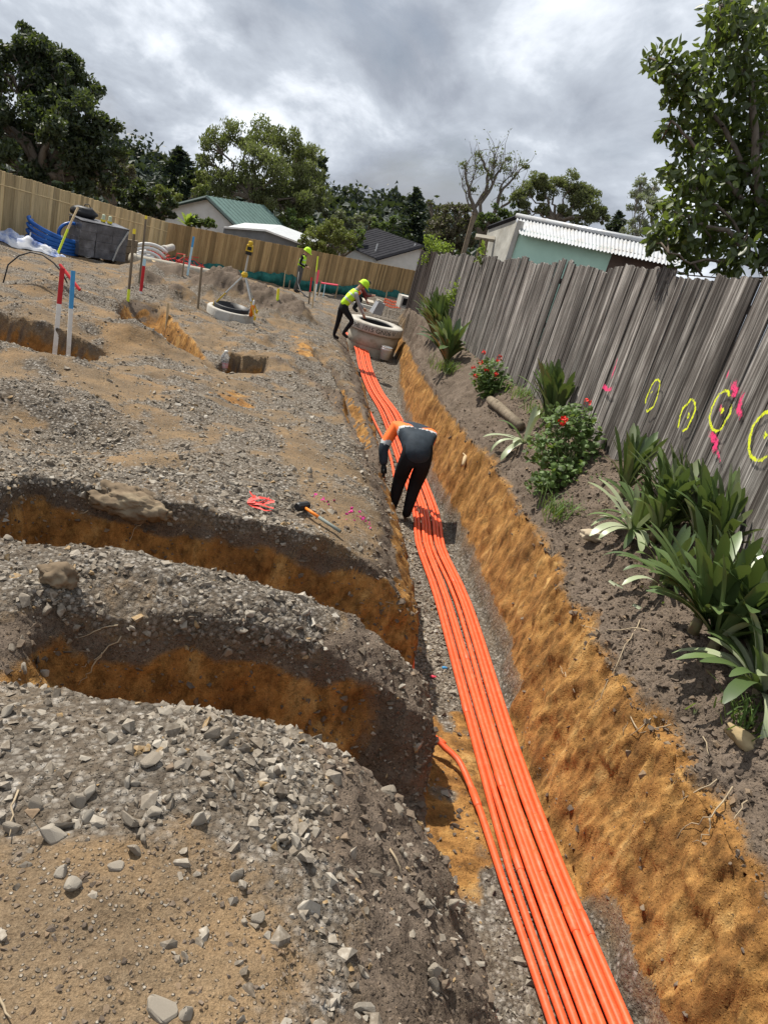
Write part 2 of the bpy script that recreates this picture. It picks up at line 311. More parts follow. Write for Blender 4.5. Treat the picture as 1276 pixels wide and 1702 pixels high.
dirt = mixc(t, math_(t, 'MULTIPLY', peb, .8), dirt, ramp(t, vdc.outputs[1], [(0, (.10, .08, .06)), (.5, (.27, .23, .18)), (1, (.44, .40, .34))]))
dirt = mixc(t, math_(t, 'MULTIPLY', ramp(t, tnoise(t, 1.1, 6, .7, oc), [(.46, (0,)*3), (.66, (1,)*3)]), .5), dirt, ramp(t, nb, [(.3, (.19, .10, .038)), (.7, (.36, .22, .095))]))
cs = tnoise(t, 5, 6, .65, oc, (1, 1.2, .55), .6)
clc = ramp(t, cs, [(.26, (.085, .042, .016)), (.42, (.22, .105, .032)), (.56, (.36, .185, .058)), (.75, (.47, .28, .105))])
clc = mixc(t, .45, clc, ramp(t, nb, [(.3, (.12, .052, .017)), (.55, (.33, .16, .045)), (.72, (.47, .275, .10))]))
dk = mixc(t, nb, ramp(t, nc, [(.3, (.045, .033, .024)), (.7, (.20, .15, .108))]), ramp(t, na, [(.35, (.085, .064, .047)), (.65, (.20, .158, .125))]))
clc = mixc(t, .5, clc, ramp(t, tnoise(t, 1, 7, .68, oc, (3.2, 4.5, 1.8), .6), [(.34, (.065, .034, .014)), (.46, (.22, .108, .034)), (.56, (.40, .215, .066)), (.66, (.58, .38, .15))]))
def vor(sc, feat='F1', out='Distance', rnd=1):
    v = t.nodes.new('ShaderNodeTexVoronoi'); v.feature = feat; v.inputs['Scale'].default_value = sc; v.inputs['Randomness'].default_value = rnd; t.links.new(oc, v.inputs['Vector']); return v.outputs[out]
vc = t.nodes.new('ShaderNodeSeparateColor'); t.links.new(vor(42, out='Color'), vc.inputs[0]); v1 = vor(42); v2 = vor(95)
gc = ramp(t, vc.outputs[0], [(.0, (.095, .08, .064)), (.45, (.19, .165, .135)), (.8, (.29, .262, .225)), (1, (.38, .35, .31))])
gc = mixc(t, ramp(t, v1, [(.30, (0,)*3), (.62, (.72,)*3)]), gc, (.075, .058, .042)); gc = mixc(t, math_(t, 'MULTIPLY', ramp(t, na, [(.45, (0,)*3), (.7, (1,)*3)]), .55), gc, (.165, .122, .08))
def sharp(f, k=.35): return ramp(t, math_(t, 'ADD', f, math_(t, 'MULTIPLY', math_(t, 'SUBTRACT', nb, .5), k*2)), [(.35, (0,)*3), (.65, (1,)*3)])
col = mixc(t, sharp(zc.outputs[1]), dirt, gc); col = mixc(t, sharp(zc.outputs[2]), col, dk); col = mixc(t, sharp(zc.outputs[0]), col, clc)
fine = tnoise(t, 170, 5, .8, oc); mp = t.nodes.new('ShaderNodeMapping'); mp.inputs['Rotation'].default_value = (R(24), 0, 0); mp.inputs['Scale'].default_value = (14, 15, 9); t.links.new(oc, mp.inputs[0]); strk = tnoise(t, 1, 9, .74, mp.outputs[0], None, .15)
val = math_(t, 'MULTIPLY', ramp(t, fine, [(.32, (.55,)*3), (.5, (.95,)*3), (.7, (1.4,)*3)]), mixc(t, zc.outputs[0], (1, 1, 1), ramp(t, strk, [(.40, (.48,)*3), (.48, (.84,)*3), (.60, (1.14,)*3)])))
col = mixc(t, 1.0, col, val, 'MULTIPLY')
t.links.new(col, p.inputs['Base Color'])
hgt = math_(t, 'MULTIPLY_ADD', math_(t, 'MULTIPLY', math_(t, 'SUBTRACT', 1, v1), zc.outputs[1]), .75, math_(t, 'ADD', math_(t, 'MULTIPLY', nb, .7), math_(t, 'ADD', math_(t, 'MULTIPLY', nc, .55), math_(t, 'MULTIPLY', peb, .5))))
st_ = tnoise(t, 1, 9, .78, oc, (14, 18, 9), .3); clc2 = math_(t, 'MULTIPLY', zc.outputs[0], .65); hgt = math_(t, 'ADD', math_(t, 'MULTIPLY', hgt, math_(t, 'SUBTRACT', 1, clc2)), math_(t, 'MULTIPLY', math_(t, 'ADD', math_(t, 'MULTIPLY', st_, .5), math_(t, 'MULTIPLY', strk, .35)), zc.outputs[0]))
bump(t, p, hgt, .9, .022)
ground = obj('ground', mesh_np('ground', P3.reshape(-1, 3), F, True, {'zone': zone}), m, kind='structure', label='churned earth, gravel and orange clay of the trenched building site')
# ------------------------------------------------------------------ stones
def stone_proto(n, seed):
    r = np.random.default_rng(seed); bm = bmesh.new()
    for v in r.normal(size=(n, 3)):
        v = v/np.linalg.norm(v)*r.uniform(.8, 1.05); bm.verts.new(v*np.array([1, r.uniform(.7, .9), r.uniform(.5, .75)]))
    bmesh.ops.convex_hull(bm, input=bm.verts); bmesh.ops.triangulate(bm, faces=bm.faces)
    for v in [v for v in bm.verts if not v.link_faces]: bm.verts.remove(v)
    bm.verts.index_update(); V = np.array([v.co[:] for v in bm.verts]); Fc = np.array([[v.index for v in f.verts] for f in bm.faces]); bm.free(); return V, Fc
PROT = [stone_proto(9, 100+i) for i in range(14)]
def rotm(n):
    q = rng.normal(size=(n, 4)); q /= np.linalg.norm(q, axis=1, keepdims=True); w, x, y, z = q.T
    return np.stack([np.stack([1-2*(y*y+z*z), 2*(x*y-z*w), 2*(x*z+y*w)], -1), np.stack([2*(x*y+z*w), 1-2*(x*x+z*z), 2*(y*z-x*w)], -1), np.stack([2*(x*z-y*w), 2*(y*z+x*w), 1-2*(x*x+y*y)], -1)], 1)
cellw = np.linalg.norm(np.cross(P3[:-1, 1:]-P3[:-1, :-1], P3[1:, :-1]-P3[:-1, :-1]), axis=-1)
camz = P3@cf; cpx = (P3@cx)/np.maximum(camz, .05)*FPX+PW/2; cpy = -(P3@cy)/np.maximum(camz, .05)*FPX+PH/2
inview = ((cpx > -150) & (cpx < PW+150) & (cpy > -50) & (cpy < PH+120) & (camz > .3))[:-1, :-1]
def scatter(weight, n, med, sig, lo, hi, sink=.25):
    w = (weight[:-1, :-1]*cellw*inview).ravel(); c = np.cumsum(w); i = np.searchsorted(c, rng.random(n)*c[-1]); iy, ix = np.unravel_index(i, cellw.shape)
    a, b = rng.random((2, n, 1)); Pp = P3[iy, ix]*(1-a)*(1-b)+P3[iy, ix+1]*a*(1-b)+P3[iy+1, ix]*(1-a)*b+P3[iy+1, ix+1]*a*b
    s = np.clip(med*np.exp(sig*rng.normal(size=n)), lo, hi); return Pp+NR[iy, ix]*(s*sink)[:, None], s, (iy, ix)
def stones_mesh(name, Pp, s, tone, flat=True):
    RM = rotm(len(Pp)); pi = rng.integers(0, len(PROT), len(Pp)); Vs, Fs, As = [], [], []; o = 0
    for k, (V, Fc) in enumerate(PROT):
        w = np.nonzero(pi == k)[0]
        if not len(w): continue
        VV = np.einsum('nij,vj->nvi', RM[w], V)*s[w][:, None, None]; VV[..., 2] *= .8; VV += Pp[w][:, None, :]
        Vs.append(VV.reshape(-1, 3)); Fs.append((Fc[None]+o+(np.arange(len(w))*len(V))[:, None, None]).reshape(-1, 3)); As.append(np.repeat(tone[w], len(V))); o += len(w)*len(V)
    return mesh_np(name, np.concatenate(Vs), np.concatenate(Fs), not flat, {'tone': np.concatenate(As)})
m, t, p = new_mat('crushed_rock', .9, .2)
oc = t.nodes.new('ShaderNodeTexCoord').outputs['Object']; tn = attr(t, 'tone'); nz = tnoise(t, 60, 4, .6, oc)
col = ramp(t, tn, [(0, (.10, .08, .06)), (.3, (.195, .166, .13)), (.6, (.295, .262, .215)), (.85, (.40, .367, .31)), (.93, (.47, .44, .385)), (1, (.33, .215, .095))])
t.links.new(mixc(t, math_(t, 'MULTIPLY', nz, .8), col, ramp(t, nz, [(.42, (.12, .092, .064)), (.55, (.24, .20, .155)), (.7, (.40, .365, .31))])), p.inputs['Base Color']); bump(t, p, nz, .4, .004)
ROCK = m
m, t, p = new_mat('soil_clod', .97, .1); tn = attr(t, 'tone'); oc = t.nodes.new('ShaderNodeTexCoord').outputs['Object']; nz = tnoise(t, 40, 5, .65, oc)
t.links.new(mixc(t, .4, ramp(t, tn, [(0, (.065, .05, .04)), (.5, (.15, .118, .092)), (.85, (.25, .185, .125)), (1, (.36, .20, .075))]), ramp(t, nz, [(.35, (.05, .04, .03)), (.7, (.2, .155, .12))])), p.inputs['Base Color']); bump(t, p, nz, .8, .006)
CLOD = m
patch = .25+1.1*S((n4+n3*.9+.25)/.6)
wg = grav*patch*np.clip((5.2/np.maximum(YY, 1.))**1.25, 0, 1.25)*(YY < 22)*np.where(ontrench, 2.4*np.clip(YY/5, .5, 1.6), 1)*(onright < .5)
Pp, s, _ = scatter(wg, 62000, .0112, .58, .004, .05, .08); tone = np.clip(rng.normal(.43, .25, len(s)), 0, .92); tone[rng.random(len(s)) < .05] = 1
obj('gravel', stones_mesh('gravel', Pp, s, tone), ROCK, kind='stuff', label='grey crushed rock scattered over the banks and trench floor')
wc = (dark*np.where(onright > .5, 3.5*S((13-YY)/6), 1)+.5*clay*ontrench+.25*clay*(onright < .5)+.06*clay+1.6*fg*(XX < XL)*(YY < 3)+.12*(XX < XL))*np.clip((5/np.maximum(YY, 1.5))**1.1, 0, 1.3)*(YY < 24)*np.where(ontrench, .6, 1)
Pp, s, _ = scatter(wc, 44000, .0085, .70, .003, .06, .05); fgm = (fg*(XX < XL)*(YY < 3))[_]; s = np.where(fgm > .3, np.minimum(s, .012), np.minimum(s, .034)); tone = np.clip(rng.normal(.45, .22, len(s))+.30*(fg*(XX < XL)*(YY < 3))[_]*(dark < .4)[_], 0, .88)
obj('soil_clods', stones_mesh('soil_clods', Pp, s, tone), CLOD, kind='stuff', label='crumbled brown soil clods along the trench edges')
# the largest stones, one object each
BIGM = []
for k in range(14):
    V, Fc = stone_proto(14, 300+k); bm = bmesh.new(); vs = [bm.verts.new(v) for v in V]
    for f_ in Fc: bm.faces.new([vs[i] for i in f_])
    bmesh.ops.bevel(bm, geom=bm.edges[:], offset=.07, segments=1, affect='EDGES'); me = bpy.data.meshes.new('stone'); bm.to_mesh(me); bm.free()
    a_ = me.attributes.new('tone', 'FLOAT', 'POINT'); a_.data.foreach_set('value', np.full(len(me.vertices), [.42, .6, .72, .35, .66, .5, .8][k % 7], np.float32)); me.materials.append(ROCK); BIGM.append(me)
wb = (grav*np.where(YY > 6.5, .15, 1)*(.35+2.0*gauss(XX, YY, -.1, 2.02, .35, .22)+.9*gauss(XX, YY, .85, 2.0, .2, .6)+1.2*gauss(XX, YY, -1.0, 3.0, .35, .5)+.8*gauss(XX, YY, .1, 3.6, .7, .12))+.05*fg*(XX < XL)+.04*dark)*(YY < 9.5)*(onright < .5)*(~ontrench+.12*ontrench)
Pp, s, _ = scatter(wb, 250, .027, .32, .019, .055, .22)
def place_stone(P, r, me=None, rot=None):
    o = bpy.data.objects.new('stone', me or random.choice(BIGM)); link(o, ground); o.location = P; o.scale = (r, r, r*.8); o.rotation_euler = rot or [random.uniform(0, 6.28) for _ in range(3)]; return o
for P, r in zip(Pp, s): place_stone(P, r)
for px, py, r in [(215, 1368, .044), (328, 1366, .036), (232, 1388, .026), (225, 1418, .036), (193, 1442, .03), (122, 1478, .036), (427, 1530, .028), (405, 1535, .018), (100, 1452, .028), (238, 1398, .022), (255, 1352, .03), (278, 1330, .026),
                  (268, 1682, .05), (312, 1690, .034), (455, 1345, .026), (640, 1320, .05), (720, 1620, .042), (662, 1350, .036), (720, 1640, .03), (468, 1395, .026), (385, 1310, .028), (300, 1275, .03), (88, 1390, .045), (150, 1320, .03), (340, 1290, .022), (425, 1240, .03), (60, 1340, .03), (20, 1380, .032),
                   (40, 1115, .035), (20, 1080, .03), (75, 1120, .03), (12, 1185, .035), (265, 965, .04), (450, 990, .04), (408, 1010, .03), (340, 955, .03), (495, 1020, .024), (560, 1030, .03)]:
    g = gh(px, py, 12); place_stone(g+np.array([0, 0, r*.25]), r)
# ------------------------------------------------------------------ wood materials
def wood(name, stops, rough=.85, grain=(26, 26, 1.1), stain=None, bst=.5):
    m, t, p = new_mat(name, rough, .15); oi = t.nodes.new('ShaderNodeObjectInfo'); oc = t.nodes.new('ShaderNodeTexCoord').outputs['Object']
    ad = t.nodes.new('ShaderNodeVectorMath'); ad.operation = 'MULTIPLY_ADD'; t.links.new(oi.outputs['Random'], ad.inputs[0]); ad.inputs[1].default_value = (37, 53, 71); t.links.new(oc, ad.inputs[2]); v = ad.outputs[0]
    g = tnoise(t, 1, 6, .68, v, grain, .5); g2 = tnoise(t, 1, 3, .6, v, (4, 4, 1.3)); g3 = tnoise(t, 1, 4, .7, v, (95, 95, 1.6))
    col = ramp(t, math_(t, 'ADD', math_(t, 'MULTIPLY', g, .7), math_(t, 'MULTIPLY', g2, .3)), stops)
    col = mixc(t, math_(t, 'MULTIPLY', ramp(t, g3, [(.50, (0,)*3), (.66, (1,)*3)]), .65), col, tuple(.22*c for c in stops[0][1]))
    hv = t.nodes.new('ShaderNodeHueSaturation'); t.links.new(col, hv.inputs['Color']); hv.inputs['Saturation'].default_value = 1
    t.links.new(math_(t, 'MULTIPLY_ADD', oi.outputs['Random'], .75, .62), hv.inputs['Value']); col = hv.outputs[0]
    if stain: col = mixc(t, math_(t, 'MULTIPLY', ramp(t, tnoise(t, 1, 4, .65, v, (9, 9, .8)), [(.5, (0,)*3), (.68, (1,)*3)]), .6), col, stain)
    t.links.new(col, p.inputs['Base Color']); bump(t, p, math_(t, 'ADD', g, math_(t, 'MULTIPLY', g3, .7)), bst, .006); return m
WEATH = wood('weathered_paling', [(.35, (.026, .021, .019)), (.44, (.080, .070, .063)), (.52, (.18, .164, .15)), (.63, (.43, .405, .375))], stain=(.035, .026, .022), bst=1.0, grain=(30, 30, .9))
WDARK = wood('dark_stained_paling', [(.3, (.014, .010, .009)), (.55, (.038, .028, .024)), (.75, (.075, .058, .05))])
PINE = wood('new_pine_paling', [(.25, (.42, .305, .15)), (.5, (.53, .405, .22)), (.75, (.60, .475, .28))], grain=(16, 16, .9), bst=.2)
PINE2 = wood('rear_pine_paling', [(.25, (.25, .15, .065)), (.5, (.37, .245, .115)), (.75, (.44, .32, .165))], grain=(16, 16, .9), bst=.2)
STAKE = wood('stake_timber', [(.3, (.10, .075, .05)), (.6, (.19, .15, .105)), (.8, (.28, .225, .16))])
RAWWOOD = wood('raw_timber', [(.3, (.38, .28, .16)), (.6, (.50, .39, .24)), (.8, (.58, .47, .31))])
# ------------------------------------------------------------------ old paling fence along the trench
fx = lambda y: ip(y, [0, 5, 24], [3.19, 3.2, 3.34])
fence = empty('paling_fence', (3.2, 0, Hz(3.2, 0)), label='weathered grey timber paling fence along the right of the trench', cat='fence')
fl_ = fence.location
def board_mesh(w, h0, h1, th, notch):
    mb = MB(); n = 3; V = []
    tops = [h1+random.uniform(-notch, notch) for _ in range(n+1)]
    for i in range(n+1):
        yy = -w/2+w*i/n
        for xx in (-th/2, th/2): V += [(xx, yy, h0), (xx, yy, tops[i])]
    F = []
    for i in range(n):
        a = i*4; b = a+4
        F += [(a, a+1, b+1, b), (a+2, b+2, b+3, a+3), (a+1, a+3, b+3, b+1), (a, b, b+2, a+2)]
    F += [(0, 2, 3, 1), (n*4, n*4+1, n*4+3, n*4+2)]
    return mb.add(V, F).mesh('board')
BM = [board_mesh(.152, -.06, 1.72, .02, .012) for _ in range(9)]
for b in BM: b.materials.append(WEATH)
BMD = [b.copy() for b in BM[:3]]
for b in BMD: b.materials.clear(); b.materials.append(WDARK)
y = 1.6; k = 0
while y < 25.0:
    w = .125+.035*random.random(); yc = y+w/2; dk_ = yc > 21.6
    o = bpy.data.objects.new('board', random.choice(BMD if dk_ else BM)); link(o, fence)
    x_ = float(fx(yc)); base = -1.13-SL*yc
    top = .585+.035*math.sin(yc*2.6)+.02*math.sin(yc*6.1+1)+random.uniform(-.022, .018)-SL*yc
    if 21.6 < yc: top -= .02
    o.location = (x_-fl_.x+random.uniform(-.006, .006)+(.005 if k % 2 else 0), yc-fl_.y, base-fl_.z); o.scale = (1, w/.152*.99, (top-base)/1.72)
    o.rotation_euler = (random.gauss(0, .004), random.gauss(0, .005), random.gauss(0, .018))
    if yc > 21.6: o.scale.z *= 1.02
    y += w+(random.choice((.0, .002, .003, .005)) if not dk_ else .001); k += 1
for zr_ in (.25, .9, 1.5):
    mb = MB(); mb.tube([(3.27, 1.6, -1.13+zr_-SL*1.6), (3.41, 25, -1.13+zr_-SL*25)], .035, 4); o = mb.build('rail', WDARK, fence); o.location = -Vector(fl_)
for yy in np.arange(2.5, 25, 2.4):
    o = MB().box((float(fx(yy))+.13, yy, -1.13-SL*yy+.7), (.1, .1, 1.9)).build('post', WDARK, fence); o.location = -Vector(fl_)
# spray paint marks on the boards (yellow rings with dots, pink splashes)
def spray(name, c):
    m, t, p = new_mat(name, .6, .3); n = tnoise(t, 55, 5, .75); n2 = tnoise(t, 1, 4, .7, None, (60, 60, 5))
    p.inputs['Base Color'].default_value = (*c, 1); ed = attr(t, 'cover')
    a = math_(t, 'ADD', ed, math_(t, 'ADD', math_(t, 'MULTIPLY', math_(t, 'SUBTRACT', n, .5), 1.6), math_(t, 'MULTIPLY', math_(t, 'SUBTRACT', n2, .5), 1.2)))
    t.links.new(ramp(t, a, [(.38, (0,)*3), (.72, (.90,)*3)]), p.inputs['Alpha']); return m
YEL = spray('yellow_spray', (.78, .86, .02)); PNK = spray('pink_spray', (.90, .05, .20))
FX0 = 3.165
def fp(px, py): d = ray(px, py); return d*(FX0/d[0])
def stroke(pts, w, mat, closed=False, off=0.0):
    """a flat ribbon of paint 15 mm in front of the boards, pts in photo pixels read onto the fence plane"""
    P = [fp(*q) for q in pts]; P = P+[P[0]] if closed else P; Q = []
    for i in range(len(P)-1):
        for s_ in np.linspace(0, 1, 5)[:-1]: Q.append(P[i]*(1-s_)+P[i+1]*s_)
    Q.append(P[-1]); V = []; A = []; F = []
    for i, q_ in enumerate(Q):
        tn = Q[min(i+1, len(Q)-1)]-Q[max(i-1, 0)]; nr = np.array([0, -tn[2], tn[1]]); nr /= np.linalg.norm(nr)+1e-9; ww = w*(.75+.5*random.random())
        en = 1 if closed else min(1, .35+min(i, len(Q)-1-i)*.35)
        for s_, c_ in ((-1, 0), (-.4, .75), (.4, .75), (1, 0)): V.append(q_+nr*ww*s_+np.array([-off, 0, 0])); A.append(c_*en*random.uniform(.75, 1.12))
        if i:
            for j in range(3): F.append(((i-1)*4+j, (i-1)*4+j+1, i*4+j+1, i*4+j))
    o = obj('paint_mark', mesh_np('paint_mark', V, F, False, {'cover': np.array(A)}), mat, fence); o.location = -Vector(fl_); return o
def ring(cx_, cy_, rx, ry, tilt, w, dot=True, off=0):
    a = np.linspace(0, 2*math.pi, 15)[:-1]; c, s_ = math.cos(tilt), math.sin(tilt)
    stroke([(cx_+(rx*math.cos(q)*c-ry*math.sin(q)*s_)*j_+random.gauss(0, .7), cy_+(rx*math.cos(q)*s_+ry*math.sin(q)*c)*j_+random.gauss(0, .7)) for q, j_ in zip(a+random.uniform(0, 6), np.linspace(1.0, .9, 14))], w, YEL, False, off)
    if dot: stroke([(cx_+1, cy_-5), (cx_+4, cy_), (cx_-1, cy_+4)], w*1.25, YEL, off=off)
ring(1084, 658, 9, 30, R(20), .016, False); ring(1141, 691, 11, 29, R(20), .017); ring(1197, 683, 16, 37, R(18), .020, off=.003); ring(1268, 724, 22, 44, R(18), .021)
stroke([(1079, 655), (1086, 648)], .01, YEL)
stroke([(1026, 592), (1021, 612), (1014, 632)], .017, PNK); stroke([(1000, 640), (1009, 648), (1018, 645)], .036, PNK)
stroke([(1212, 612), (1206, 630)], .012, PNK); stroke([(1215, 632), (1222, 650), (1215, 662)], .05, PNK); stroke([(1235, 650), (1226, 680), (1232, 695)], .034, PNK)
stroke([(1176, 715), (1190, 735), (1184, 755)], .05, PNK); stroke([(1190, 745), (1196, 768)], .024, PNK); stroke([(1196, 672), (1199, 690)], .028, PNK)
# ------------------------------------------------------------------ new timber fences at the back
def far_fence(name, label, P0, P1, h, mat, bw=.155):
    P0, P1 = Vector(P0), Vector(P1); d = P1-P0; n = int(d.xy.length/bw); root = empty(name, P0, label=label, cat='fence')
    a = math.atan2(d.y, d.x); me = MB().box((0, 0, h/2), (bw*.985, .02, h)).mesh('board'); me.materials.append(mat)
    for i in range(n):
        o = bpy.data.objects.new('board', me); link(o, root); q_ = d*((i+.5)/n); o.location = (q_.x+random.uniform(-.006, .006), q_.y+random.uniform(-.006, .006), q_.z+random.uniform(-.012, .012)); o.rotation_euler = (0, 0, a)
    for zz_ in (.3, h-.35): MB().tube([(.0, .06, zz_), (d.x, d.y+.06, d.z+zz_)], .04, 4).build('rail', mat, root)
    return root
cT = at(280, 370, 31); lT = at(0, 283, 20.5); rT = at(690, 450, 46)
l2 = lT+(lT-cT)*.35; r2 = rT+(rT-cT)*.5; hF = 1.85
far_fence('board_fence', 'pale new timber board fence running along the left behind the stacked materials', l2-[0, 0, hF], cT-[0, 0, hF], hF, PINE)
far_fence('board_fence', 'new timber board fence across the back with green cloth at its foot', cT-[0, 0, hF], r2-[0, 0, hF], hF, PINE2)
# green silt cloth at the foot of the rear fence
m, t, p = new_mat('silt_cloth', .75, .2); n = tnoise(t, 3, 5, .6); t.links.new(ramp(t, n, [(.3, (.006, .055, .05)), (.6, (.018, .125, .105)), (.8, (.04, .20, .17))]), p.inputs['Base Color']); bump(t, p, tnoise(t, 9, 3), .5, .03)
V = []; F = []; nC = 150
for i in range(nC):
    s_ = i/(nC-1); q_ = cT*(1-s_)+(rT+(rT-cT)*.1)*s_; d_ = (rT-cT); nrm = np.array([d_[1], -d_[0], 0]); nrm /= np.linalg.norm(nrm); bz = q_[2]-hF
    hh = .58+.12*float(vnoise(s_*22, 1.))+.06*float(vnoise(s_*80, 2.))
    for j in range(6):
        f_ = j/5; bulge = .18+.16*math.sin(f_*3)+.10*float(vnoise(s_*60, f_*2.5, 4.))
        V.append(q_*[1, 1, 0]+nrm*bulge+[0, 0, bz+.0+hh*f_-.05])
    if i:
        for j in range(5): F.append(((i-1)*6+j, i*6+j, i*6+j+1, (i-1)*6+j+1))
obj('silt_cloth', mesh_np('silt_cloth', V, F, True), m, label='green silt cloth sagging along the foot of the rear timber fence', cat='silt fence')
# ------------------------------------------------------------------ conduits
m, t, p = new_mat('orange_conduit', .5, .35); n = tnoise(t, 7, 5, .6); oi = t.nodes.new('ShaderNodeObjectInfo')
c_ = ramp(t, n, [(.3, (.74, .085, .022)), (.6, (.82, .105, .03)), (.85, (.74, .14, .06))]); c_ = mixc(t, math_(t, 'MULTIPLY', ramp(t, tnoise(t, 18, 6, .75), [(.50, (0,)*3), (.70, (1,)*3)]), .6), c_, (.36, .20, .10))
t.links.new(mixc(t, math_(t, 'MULTIPLY', oi.outputs['Random'], .25), c_, (.55, .05, .014)), p.inputs['Base Color']); ORANGE = m
PR = .0192
fl_z = lambda x, y: float(ip(y, [0, 18.5, 20.5, 24, 28], [-2.75, -2.75, -2.5, -2.35, -2.1])-SL*y)
def conduit(pts, label, sockets=(), r=PR):
    P = [Vector(q) for q in pts]; Q = []
    for i in range(len(P)-1):
        p0, p1, p2, p3 = P[max(i-1, 0)], P[i], P[i+1], P[min(i+2, len(P)-1)]; ns = max(2, int((p2-p1).length/.35))
        for s_ in np.linspace(0, 1, ns, endpoint=False):
            Q.append(.5*((2*p1)+(p2-p0)*s_+(2*p0-5*p1+4*p2-p3)*s_**2+(3*p1-p0-3*p2+p3)*s_**3))
    Q.append(P[-1]); root = empty('conduit', Q[0], label=label, cat='conduit', group='orange conduits in the trench'); off = -Vector(Q[0])
    o = MB().tube(Q, r, 14).build('pipe', ORANGE, root, True); o.location = off
    for yy in sockets:
        i = min(range(len(Q)-1), key=lambda j: abs(Q[j].y-yy)); a = Q[i]; d_ = (Q[i+1]-Q[i]).normalized()
        o = MB().tube([a, a+d_*.004, a+d_*.13, a+d_*.15], [r*1.02, r*1.17, r*1.17, r*1.0], 14).build('socket', ORANGE, root, True); o.location = off
    return root
# ten runs; lateral offset from the bundle's left edge at a set of stations (metres along the trench)
ST = [.5, 2.1, 2.9, 4.0, 6.2, 7.6, 8.8, 11.0, 14.6, 17.2, 19.6, 21.4, 23.6]
LE = [1.71, 1.70, 1.68, 1.70, 1.79, 1.80, 1.92, 1.97, 2.03, 1.94, 1.86, 1.80, 1.62]       # left edge of the bundle
WD = [.28, .29, .295, .295, .30, .30, .32, .35, .40, .36, .34, .34, .30]                      # bundle width
names = ['first', 'second', 'third', 'fourth', 'fifth', 'sixth', 'seventh', 'eighth']
NP = 8
for k in range(NP):
    pts = []; jit = random.uniform(-.006, .006)
    for j, y_ in enumerate(ST):
        f_ = k/(NP-1); gap = (.035 if k >= 4 else 0)*math.exp(-((y_-6.2)/1.3)**2)-(.022 if k == 0 else 0)*math.exp(-((y_-2.6)/.8)**2); upk = .014 if k in (2, 5) else 0
        pts.append((LE[j]+WD[j]*f_+gap+jit, y_+.001*k, fl_z(0, y_)+PR+.03+upk+random.uniform(-.004, .004)+.10*S((y_-20)/2)*(1)))
    lab = 'orange conduit, %s from the left of the straight bundle in the trench' % names[k] if k < NP-1 else 'orange conduit at the right edge of the straight bundle in the trench'
    conduit(pts, lab, [[4.35, 9.5], [2.9, 7.3], [3.6, 12], [5.2, 10.2], [2.75, 8.1], [2.35, 6.6], [3.15, 9.7], [2.5, 11]][k])
# branch conduits from the cross cuts
z1 = lambda y_: fl_z(0, y_)+PR+.035
a_ = gh(716, 1253, 9); b_ = gh(752, 1276, 9)
conduit([(.9, 4.02, z1(4)+.06), (1.34, 3.92, z1(3.9)+.05), (1.47, 3.82, z1(3.85)+.03), (1.535, 3.75, z1(3.75)+.015), (1.57, 3.64, z1(3.64)), (1.595, 3.3, z1(3.3)), (1.605, 2.8, z1(2.8)), (1.63, 2.1, z1(2.1)), (1.65, .5, z1(.5))], 'orange conduit bending out of the nearest side cut and running left of the bundle', (3.45, 3.9))
conduit([(1.0, 5.5, z1(5.5)+.2), (1.34, 5.2, z1(5.2)+.12), (1.40, 4.9, z1(4.9)+.0), (1.42, 4.6, z1(4.6)-.2)], 'short orange conduit end showing at the mouth of the second side cut', ())
conduit([(1.62, 17.0, z1(17)+.1), (1.74, 15.2, z1(15.2)+.05), (1.82, 13.6, z1(13.6)), (1.88, 11.5, z1(11.5)), (1.80, 9.8, z1(9.8))], 'loose curved orange conduit left of the bundle beyond the bending worker', ())
# ------------------------------------------------------------------ manholes
CONC = M('concrete', (.44, .40, .33), (.33, .295, .235), 5, .9, .2, .3, dirt=(.24, .185, .12)); CONC2 = M('clean_concrete', (.46, .44, .40), (.36, .34, .30), 6, .9, .2, .25, dirt=(.25, .2, .14))
BLACK = M('black_plastic', (.02, .02, .022), (.012, .012, .013), 9, .5); BLKPAINT = M('black_paint', (.012, .012, .014))
mz = -2.55-SL*22.0; mh = empty('manhole_riser', (2.27, 22.0, mz-.05), label='large round concrete manhole riser with black lettering in the trench', cat='manhole')
MB().lathe([(.69, -.1), (.69, .42)], n=48).build('riser_ring', CONC, mh, True); MB().lathe([(.69, .425), (.70, .44), (.70, .80), (.66, .80)], n=48).build('riser_ring', CONC, mh, True)
MB().lathe([(.67, .795), (.755, .80), (.765, .82), (.765, .99), (.75, 1.02), (.50, 1.025), (.49, 1.0), (.49, .62)], n=48).build('cover_slab', CONC2, mh, True)
MB().lathe([(.485, .985), (.47, .99), (.46, .70), (.001, .70)], n=32).build('opening_shade', BLACK, mh)  # black lining and floor colour in the shade inside the riser
# stencilled lettering wrapped on the rim
tx = bpy.data.curves.new('lettering', 'FONT'); tx.body = 'PHL 1015 GN06 V'; tx.size = .165; tx.extrude = 0; tx.align_x = 'CENTER'; to = bpy.data.objects.new('lettering', tx); COL.objects.link(to)
bpy.context.view_layer.update(); me = bpy.data.meshes.new_from_object(to.evaluated_get(bpy.context.evaluated_depsgraph_get())); bpy.data.objects.remove(to)
bm = bmesh.new(); bm.from_mesh(me); bmesh.ops.subdivide_edges(bm, edges=[e for e in bm.edges if e.calc_length() > .03], cuts=2); bm.to_mesh(me); bm.free()
for v in me.vertices:
    a = -math.pi/2-.16+v.co.x/.77*1.08; v.co = (.7685*math.cos(a), .7685*math.sin(a), .848+v.co.y)
o = obj('lettering', me, BLKPAINT, mh)
g = gh(380, 531, 30); m2 = empty('manhole_ring', (g[0], g[1]+.25, g[2]+.02), label='pale concrete manhole ring on the left under the yellow tripod', cat='manhole')
